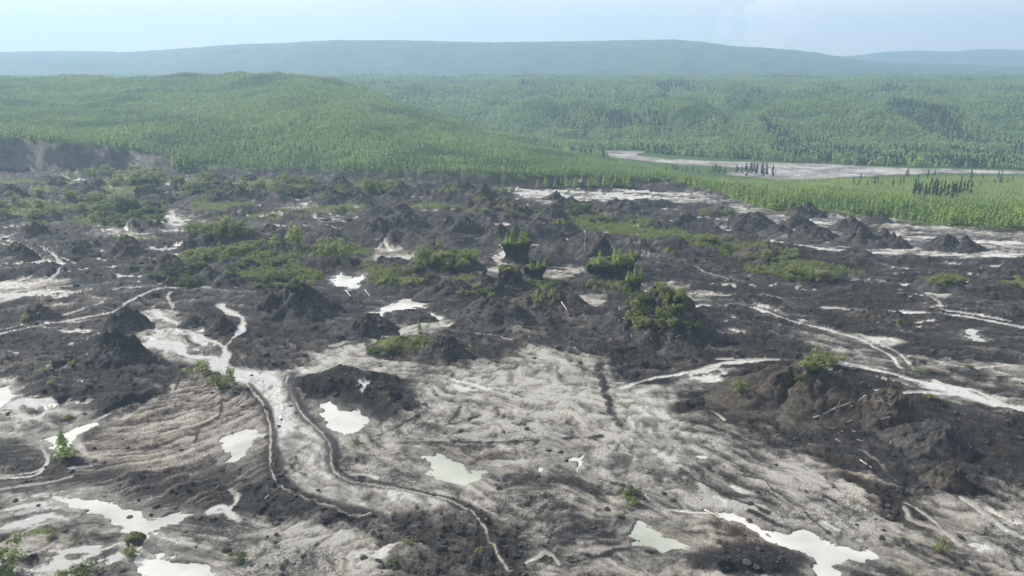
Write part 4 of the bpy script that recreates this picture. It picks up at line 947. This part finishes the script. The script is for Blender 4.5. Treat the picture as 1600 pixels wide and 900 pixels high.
def geo_scatter(name, pts, scales, me, label, cat=None):
    proto = bpy.data.objects.new(name+'_tree', me)
    pm = bpy.data.meshes.new(name); pm.vertices.add(len(pts)); pm.vertices.foreach_set('co', np.asarray(pts, F32).ravel())
    a = pm.attributes.new('size', 'FLOAT', 'POINT'); a.data.foreach_set('value', np.asarray(scales, F32))
    o = link(name, pm); tag(o, label, cat, None, 'stuff')
    ng = bpy.data.node_groups.new(name, 'GeometryNodeTree'); ng.interface.new_socket('Geometry', in_out='INPUT', socket_type='NodeSocketGeometry'); ng.interface.new_socket('Geometry', in_out='OUTPUT', socket_type='NodeSocketGeometry')
    gi = ng.nodes.new('NodeGroupInput'); go = ng.nodes.new('NodeGroupOutput'); ip = ng.nodes.new('GeometryNodeInstanceOnPoints'); oi = ng.nodes.new('GeometryNodeObjectInfo'); oi.inputs['Object'].default_value = proto; oi.inputs['As Instance'].default_value = True
    na = ng.nodes.new('GeometryNodeInputNamedAttribute'); na.data_type = 'FLOAT'; na.inputs[0].default_value = 'size'
    rv = ng.nodes.new('FunctionNodeRandomValue'); rv.data_type = 'FLOAT_VECTOR'; rv.inputs[0].default_value = (-.06, -.06, 0); rv.inputs[1].default_value = (.06, .06, 6.28)
    l = ng.links.new; l(gi.outputs[0], ip.inputs['Points']); l(oi.outputs['Geometry'], ip.inputs['Instance']); l(na.outputs[0], ip.inputs['Scale']); l(rv.outputs[0], ip.inputs['Rotation']); l(ip.outputs[0], go.inputs[0])
    o.modifiers.new('scatter', 'NODES').node_group = ng; return o
def spread(name, sets, protos, label, cat=None): pass
# young bright larches on the flats at the right and along the scarp foot
def k_young(X, Y, z, back, c, cx, r):
    dens = fbm(X, Y, 30, 3, 110); frontier = sst(90, 40, back) if False else 1
    return (c > 1010) & (back > 1) & (Y < 640) & riv_out(X, Y, cx, r, 1.2) & (R.rand(len(X)) < np.clip(.9-.2*sst(30, 120, back)*(c > 1250)+dens*.8, .3, 1))
X, Y, z, c, cx, r, back = scatter(80, 560, 300, 640, 2.3, k_young)
hgt = (4.8-3.4*sst(25, 120, back))*(.5+.85*R.rand(len(X))**1.3)*(1+.25*fbm(X, Y, 20, 2, 111)); hgt = np.where(c < 1150, hgt*.8, hgt)
size = hgt/depth_of(Y)*(1-.4*sst(14, 40, back)); order = np.argsort(-size); order = np.array([i for i in order if -30 < cx[i] < 1630]+[i for i in order if not (-30 < cx[i] < 1630)])
for i in order[:300]:
    plant('young', 0, 0, float(hgt[i]), 'young larch in the front ranks of the bright stand bordering the mud at the right', 'larch', 'young larches along the edge of the right hand stand', random.uniform(.9, 1.3), at=Vector((X[i], Y[i], z[i])))
rest = order[300:]
for v in range(2):
    q = rest[v::2]; geo_scatter('larch_thicket', np.stack([X[q], Y[q], z[q]-.1], 1), hgt[q], simple_tree(120+v, 60, .19, .085, ML_YOUNG, .6), 'bright green young larch stand stretching back to the river at the right')
for k in range(34):
    px = random.uniform(836, 985); py = 293-(px-836)*.012+random.uniform(-3, 2)
    plant('sapling', px, py, random.uniform(10, 19), 'bright sapling in the loose row at the foot of the dark scarp', 'sapling', 'saplings along the foot of the scarp', 1.0)
# near hill
def k_hill(X, Y, z, back, c, cx, r):
    crest = np.interp(c, pc, TY[:, 3]); sl = np.interp(c, pc, TY[:, 1])-np.interp(c, pc, TY[:, 0]); hl = np.interp(c, pc, TZ[:, 1])
    return (c < 1075) & (back > sl+.5) & (Y < crest+60) & (c < 1060+R.rand(len(X))*30) & riv_out(X, Y, cx, r) & (R.rand(len(X)) < np.clip(.82+fbm(X, Y, 22, 4, 112)*1.1, .25, 1))
X, Y, z, c, cx, r, back = scatter(-1000, 330, 430, 1220, 2.45, k_hill)
hgt = (4.2+1.3*sst(500, 1000, Y))*(1-.35*sst(780, 980, c))*(.65+.7*R.rand(len(X)))*(1+.4*fbm(X, Y, 40, 3, 113)); size = hgt/depth_of(Y)
order = np.argsort(-(size*(np.abs(cx-800) < 830)))
hp = [simple_tree(130+i, 44, .2, .095, ML_HILL, .62) for i in range(3)]
for n_, i in enumerate(order[:300]):
    o = link('larch_tree', hp[n_ % 3], None, (X[i], Y[i], z[i]-.1)); o.rotation_euler.z = random.uniform(0, 6); s = float(hgt[i]); o.scale = (s*random.uniform(.85, 1.2),)*2+(s,)
    tag(o, 'slim green larch, one of the tallest at the lower edge of the near hillside forest', 'larch', 'tall larches on the near hillside')
rest = order[300:]
for v in range(3):
    q = rest[v::3]; geo_scatter('hill_forest', np.stack([X[q], Y[q], z[q]-.1], 1), hgt[q], hp[v], 'dense green larch forest covering the near hillside')
# far valley side and flood plain beyond the river
def k_far(X, Y, z, back, c, cx, r):
    crest = np.interp(c, pc, TY[:, 3]); val = np.interp(c, pc, TY[:, 4])
    vis = (c > 520) | (Y > crest+400)
    return (Y > crest+40) & vis & riv_out(X, Y, cx, r) & ((c < 950) | ((Y > 600) & (r < np.interp(c, [950,1000,1200,1400,1700], [238,239,253,260,267])))) & (R.rand(len(X)) < np.clip(.85+fbm(X, Y, 60, 4, 114)*.9, .3, 1)) & ((c > 440) | (Y > 1700))
Xa = scatter(-1500, 1500, 600, 1250, 4.0, k_far); Xb = scatter(-2100, 1900, 1250, 2200, 6.0, k_far)
X, Y, z, c, cx, r, back = [np.concatenate([a_, b_]) for a_, b_ in zip(Xa, Xb)]
dark = (fbm(X, Y*.6, 130, 4, 115, .6)+.30*(np.abs(Y-920) < 90)*(c > 700)*0+.12*sst(1300, 900, Y)) > .26
dark |= (c > 1040) & (Y > 690) & (Y < 850) & (fbm(X, Y, 50, 3, 116) > -.02)
hgt = (7.0+2.2*sst(1250, 1300, Y))*(.6+.8*R.rand(len(X)))
lt = np.where(~dark | (R.rand(len(X)) < .35))[0]; dk = np.where(dark & (R.rand(len(X)) < .6))[0]
fp = [round_tree(140, 42, ML_HILL), simple_tree(141, 44, .26, .12, ML_HILL, .6)]
for v in range(2):
    q = lt[v::2]; geo_scatter('valley_forest', np.stack([X[q], Y[q], z[q]-.1], 1), hgt[q]*(.8 if v == 0 else 1), fp[v], 'mixed green forest on the far valley side and flood plain')
sp = [simple_tree(150+i, 46, .17, .095, ML_SPRUCE, .8) for i in range(2)]
dk = dk[np.argsort(-hgt[dk]/depth_of(Y[dk]))]
for n_, i in enumerate(dk[:180]):
    o = link('spruce_tree', sp[n_ % 2], None, (X[i], Y[i], z[i]-.1)); o.rotation_euler.z = random.uniform(0, 6); o.scale = (float(hgt[i]),)*3
    tag(o, 'dark spruce, one of the tallest on the flat beyond the pale river bed', 'spruce', 'tall spruces beyond the river')
q = dk[180:]; geo_scatter('spruce_forest', np.stack([X[q], Y[q], z[q]-.1], 1), hgt[q], sp[0], 'dark spruce stands on the far valley side')
# spruces on this side of the river
SPR = [(1505+i*6, 304+random.uniform(-6, 2), 18, 'dark spruce in the small clump inside the bright larch stand', 'spruces in the larch stand') for i in range(-13, 3)]
SPR += [(random.uniform(1425, 1500), random.uniform(300, 312), random.uniform(14, 24), 'dark spruce in the small clump inside the bright larch stand', 'spruces in the larch stand') for i in range(14)]
SPR += [(random.uniform(1040, 1185), random.uniform(266, 273), random.uniform(7, 13), 'dark spruce on the near bank of the pale river bed', 'spruces on the near river bank') for i in range(36)]
SPR += [(random.uniform(1165, 1215), random.uniform(268, 276), random.uniform(8, 19), 'dark spruce in the clump standing against the gravel bar', 'spruces against the gravel bar') for i in range(14)]
SPR += [(random.uniform(1320, 1600), random.uniform(274, 292), random.uniform(7, 13), 'dark spruce behind the bright larch stand near the river', 'spruces behind the larch stand') for i in range(40)]
def hitland(px, py):
    X_ = (px-800)/FPX; Y_ = -(py-450)/FPX; ts = np.linspace(250, 1300, 2500); dy, dz = ca+Y_*sa, -sa+Y_*ca
    xs, ys, zs = X_*ts, dy*ts, CAMH+dz*ts; g = land(xs, ys)[0]; k = np.argmax(zs < g); return xs[k], ys[k], g[k]
for n_, (px, py, h, lab, gr) in enumerate(SPR):
    x, y, zz = hitland(px, py); s = h*depth_of(y)/FPX; o = link('spruce_tree', sp[n_ % 2], None, (x, y, zz-.1)); o.scale = (s*.9, s*.9, s); o.rotation_euler.z = n_
    tag(o, lab, 'spruce', gr)

# ---------------------------------------------------------------- dead wood
def log(px0, py0, px1, py1, label, group=None, m=None, r=.13, upright=None):
    p0 = hit(px0, py0)+Vector((0, 0, r*.6)); p1 = hit(px1, py1)+Vector((0, 0, r*.9)) if upright is None else p0+Vector((upright[0], upright[1], upright[2]))
    n = 7; pts = [p0.lerp(p1, i/(n-1))+Vector((random.uniform(-r, r)*.5, random.uniform(-r, r)*.5, random.uniform(0, r)*.4)) for i in range(n)]
    ax = (p1-p0).normalized(); u = ax.orthogonal().normalized(); v = ax.cross(u); co = []; f = []; K = 7
    for i, p in enumerate(pts):
        rr = r*(1-.6*i/(n-1))
        for j in range(K): co.append(p-p0+u*rr*math.cos(j*6.283/K)+v*rr*math.sin(j*6.283/K))
    for i in range(n-1):
        for j in range(K): f.append((i*K+j, i*K+(j+1) % K, (i+1)*K+(j+1) % K, (i+1)*K+j))
    for q in range(3):   # branch stubs
        i = random.randint(2, n-2); b0 = pts[i]-p0; d_ = (u*random.uniform(-1, 1)+v*random.uniform(-1, 1)+ax*.6).normalized()*r*random.uniform(4, 9); k0 = len(co)
        for (pp, rr) in ((b0, r*.35), (b0+d_, r*.08)):
            for j in range(3): co.append(pp+u*rr*math.cos(j*2.1)+v*rr*math.sin(j*2.1))
        for j in range(3): f.append((k0+j, k0+(j+1) % 3, k0+3+(j+1) % 3, k0+3+j))
    me = bpy.data.meshes.new('log'); me.from_pydata([tuple(c_) for c_ in co], [], f); me.materials.append(m or MLOG)
    o = link('fallen_log' if upright is None else 'dead_pole', me, None, p0); tag(o, label, 'log' if upright is None else 'dead tree', group); return o
log(1101, 798, 1126, 813, 'straight bleached log lying at the edge of the large milky pond', r=.16)
log(1270, 655, 1328, 630, 'long weathered trunk lying on the face of the big brown mound', r=.22, m=MLOGD)
log(1343, 719, 1362, 733, 'thin bleached stick below the dark triangular slab', r=.1)
log(1330, 636, 1352, 618, 'bleached branch near the crest of the brown mound', r=.14)
log(205, 852, 195, 836, 'bare crooked stick poking out of the milky pond', r=.08)
log(414, 783, 420, 776, 'short pale stick on the dark mud below the sweeping levee', r=.1)
log(877, 472, 886, 488, 'short pale log on the dark slope right of the leaning block', r=.2)
log(886, 374, 894, 396, 'leaning pale pole on the flat topped bank', r=.2)
log(0, 0, 0, 0, 'x') if False else None
log(913, 392, 0, 0, 'upright dead pole standing on the flat topped bank', upright=(.3, 0, 8), r=.16)
log(540, 455, 548, 464, 'short pale log left of the forked pond', r=.2)
log(541+29, 453, 549+29, 464, 'thin pale log by the shrubby swell', r=.16)
for k in range(40):
    px, py = random.uniform(478, 535), random.uniform(338, 358); log(px, py, px+random.uniform(-14, 14), py+random.uniform(-4, 4), 'bleached trunk in the brushwood heap by the pale clearing', 'brushwood trunks by the pale clearing', r=.14)
for k in range(16):
    px, py = random.uniform(1290, 1400), random.uniform(625, 690); log(px, py, px+random.uniform(-16, 16), py+random.uniform(-7, 7), 'weathered branch strewn over the shoulder of the brown mound', 'branches on the brown mound', MLOGD, r=.12)
for k in range(26):
    px, py = random.uniform(960, 1060), random.uniform(485, 530); log(px, py, px+random.uniform(-12, 12), py+random.uniform(-10, 10), 'grey branch on the large bushy mound', 'branches on the large mound', random.choice([MLOG, MLOGD]), r=.1)
for k in range(70):
    px, py = random.uniform(60, 1560), random.uniform(300, 560); log(px, py, px+random.uniform(-9, 9), py+random.uniform(-4, 4), 'loose bleached stick on the dark mud', 'loose sticks on the mud', random.choice([MLOG, MLOGD]), r=.09)

# ---------------------------------------------------------------- clods
def clod_mesh(seed, m):
    r = np.random.RandomState(seed); import bmesh
    bm = bmesh.new(); bmesh.ops.create_icosphere(bm, subdivisions=2, radius=1)
    ph = r.rand(6)*9
    for v in bm.verts:
        p = v.co; k = 1+.28*math.sin(p.x*3+ph[0])*math.cos(p.y*2.6+ph[1])+.2*math.sin(p.z*4+p.x*3+ph[2])+r.uniform(-.1, .1); v.co = Vector((p.x*k, p.y*k, p.z*k*.6))
    me = bpy.data.meshes.new('clod'); bm.to_mesh(me); bm.free(); me.materials.append(m); return me
CM = [clod_mesh(i, MMUD) for i in range(4)]
CLD = [(203,812,9,'largest dark clod standing in the long milky pond'),(218,819,4,'small flat clod beside the largest one in the milky pond'),(236,806,4,'thin dark clod near the far shore of the milky pond'),
 (275,798,6,'dark clod at the right end of the milky pond'),(290,832,4,'dark clod on the pale mud right of the milky pond'),(505,818,6,'upright dark clod on pale mud by the blue puddle'),(434,822,8,'dark clod at the left of the pale flat'),
 (418,842,4,'left one of two small clods on the pale flat'),(431,838,5,'right one of two small clods on the pale flat'),(460,885,5,'dark clod near the bottom edge on pale mud'),
 (440,657,4,'small clod in the upper white stream'),(436,668,5,'dark clod in the middle of the white stream'),(455,635,5,'clod at the right bank of the white stream'),(393,588,4,'clod at the head of the broad white stream'),
 (462,646,5,'dark clod beside the levee'),(497,768,5,'clod on the flow tongue below the levee'),(678,774,6,'dark clod on the levee crest, right part'),(722,826,9,'big black clod on dark gravel'),(721,878,9,'black boulder like clod near the bottom edge'),
 (823,672,7,'dark clod on the pale cracked mud, centre'),(820,666,5,'smaller clod above it on pale mud'),(1170,820,7,'reddish brown clod on the brown mud spit'),(1308,894,3,'tiny black clod in the large milky pond'),
 (1383,590,5,'dark clod beside the broad white stream at the right'),(1037,772,6,'dark clod by the thin dark ridge'),(695,736,3,'tiny clod in the pale green pond'),(1368,812,4,'dark clod at the end of the wrinkled lobe'),(25,784,7,'dark clod at the left edge mud'),(60,790,5,'dark clod on the pale streaks at the left')]
for n_, (px, py, w, lab) in enumerate(CLD):
    p = hit(px, py); s = w/2*depth_of(p.y, p.z)/FPX; o = link('mud_clod', CM[n_ % 4], None, p+Vector((0, 0, s*.2))); o.scale = (s*1.2, s, s*1.1); o.rotation_euler.z = n_*1.7
    tag(o, lab, 'clod')
# countless small lumps
n = 9000; px = R.uniform(-60, 1660, n); py = 300+R.rand(n)**.8*640
gx, gy = gp(px, py); z, bk, Vv, _, wt_, _ = ground(gx, gy)
ok = (bk < -3) & (wt_ < .3) & ((Vv < .42) | (R.rand(n) < .06)); gx, gy, z = gx[ok], gy[ok], z[ok]
sz = (.12+.45*R.rand(len(gx))**3)*np.clip(gy/130, 1, 2.2)
geo_scatter('mud_lumps', np.stack([gx, gy, z], 1), sz, CM[1], 'countless small lumps of dark mud strewn over the slump floor')
# low scrub and moss tufts on the green patches
n = 130000; px = R.uniform(-60, 1500, n); py = R.uniform(275, 470, n); gx, gy = gp(px, py); z, bk, Vv, _, wt_, Gg = ground(gx, gy)
ok = (bk < 2) & (Gg > .5); gx, gy, z = gx[ok], gy[ok], z[ok]; print('scrub', len(gx))
tuft = round_tree(170, 26, ML_SHRUB)
geo_scatter('low_scrub', np.stack([gx, gy, z-.1], 1), (.5+1.3*R.rand(len(gx))**2), tuft, 'low green scrub and moss on the upper slump floor')

# ---------------------------------------------------------------- haze
hz, t, b, o = mat('haze'); t.nodes.remove(b)
pv = N(t, 'ShaderNodeVolumePrincipled', Density=.00028, Anisotropy=.2); pv.inputs['Color'].default_value = (.40, .61, .84, 1)
t.links.new(pv.outputs[0], o.inputs['Volume'])
x0, x1, y0_, y1, z0, z1 = -9000, 9000, -3000, 6500, -40, 480
me = bpy.data.meshes.new('haze'); me.from_pydata([(x, y, z) for z in (z0, z1) for y in (y0_, y1) for x in (x0, x1)], [], [(0, 2, 3, 1), (4, 5, 7, 6), (0, 1, 5, 4), (2, 6, 7, 3), (0, 4, 6, 2), (1, 3, 7, 5)]); me.materials.append(hz)
tag(link('haze', me), kind='stuff')
# prototypes never planted would lie at the origin
for k_, o_ in PROT.items():
    if k_ not in used:
        for ch in list(o_.children): bpy.data.objects.remove(ch)
        bpy.data.objects.remove(o_)
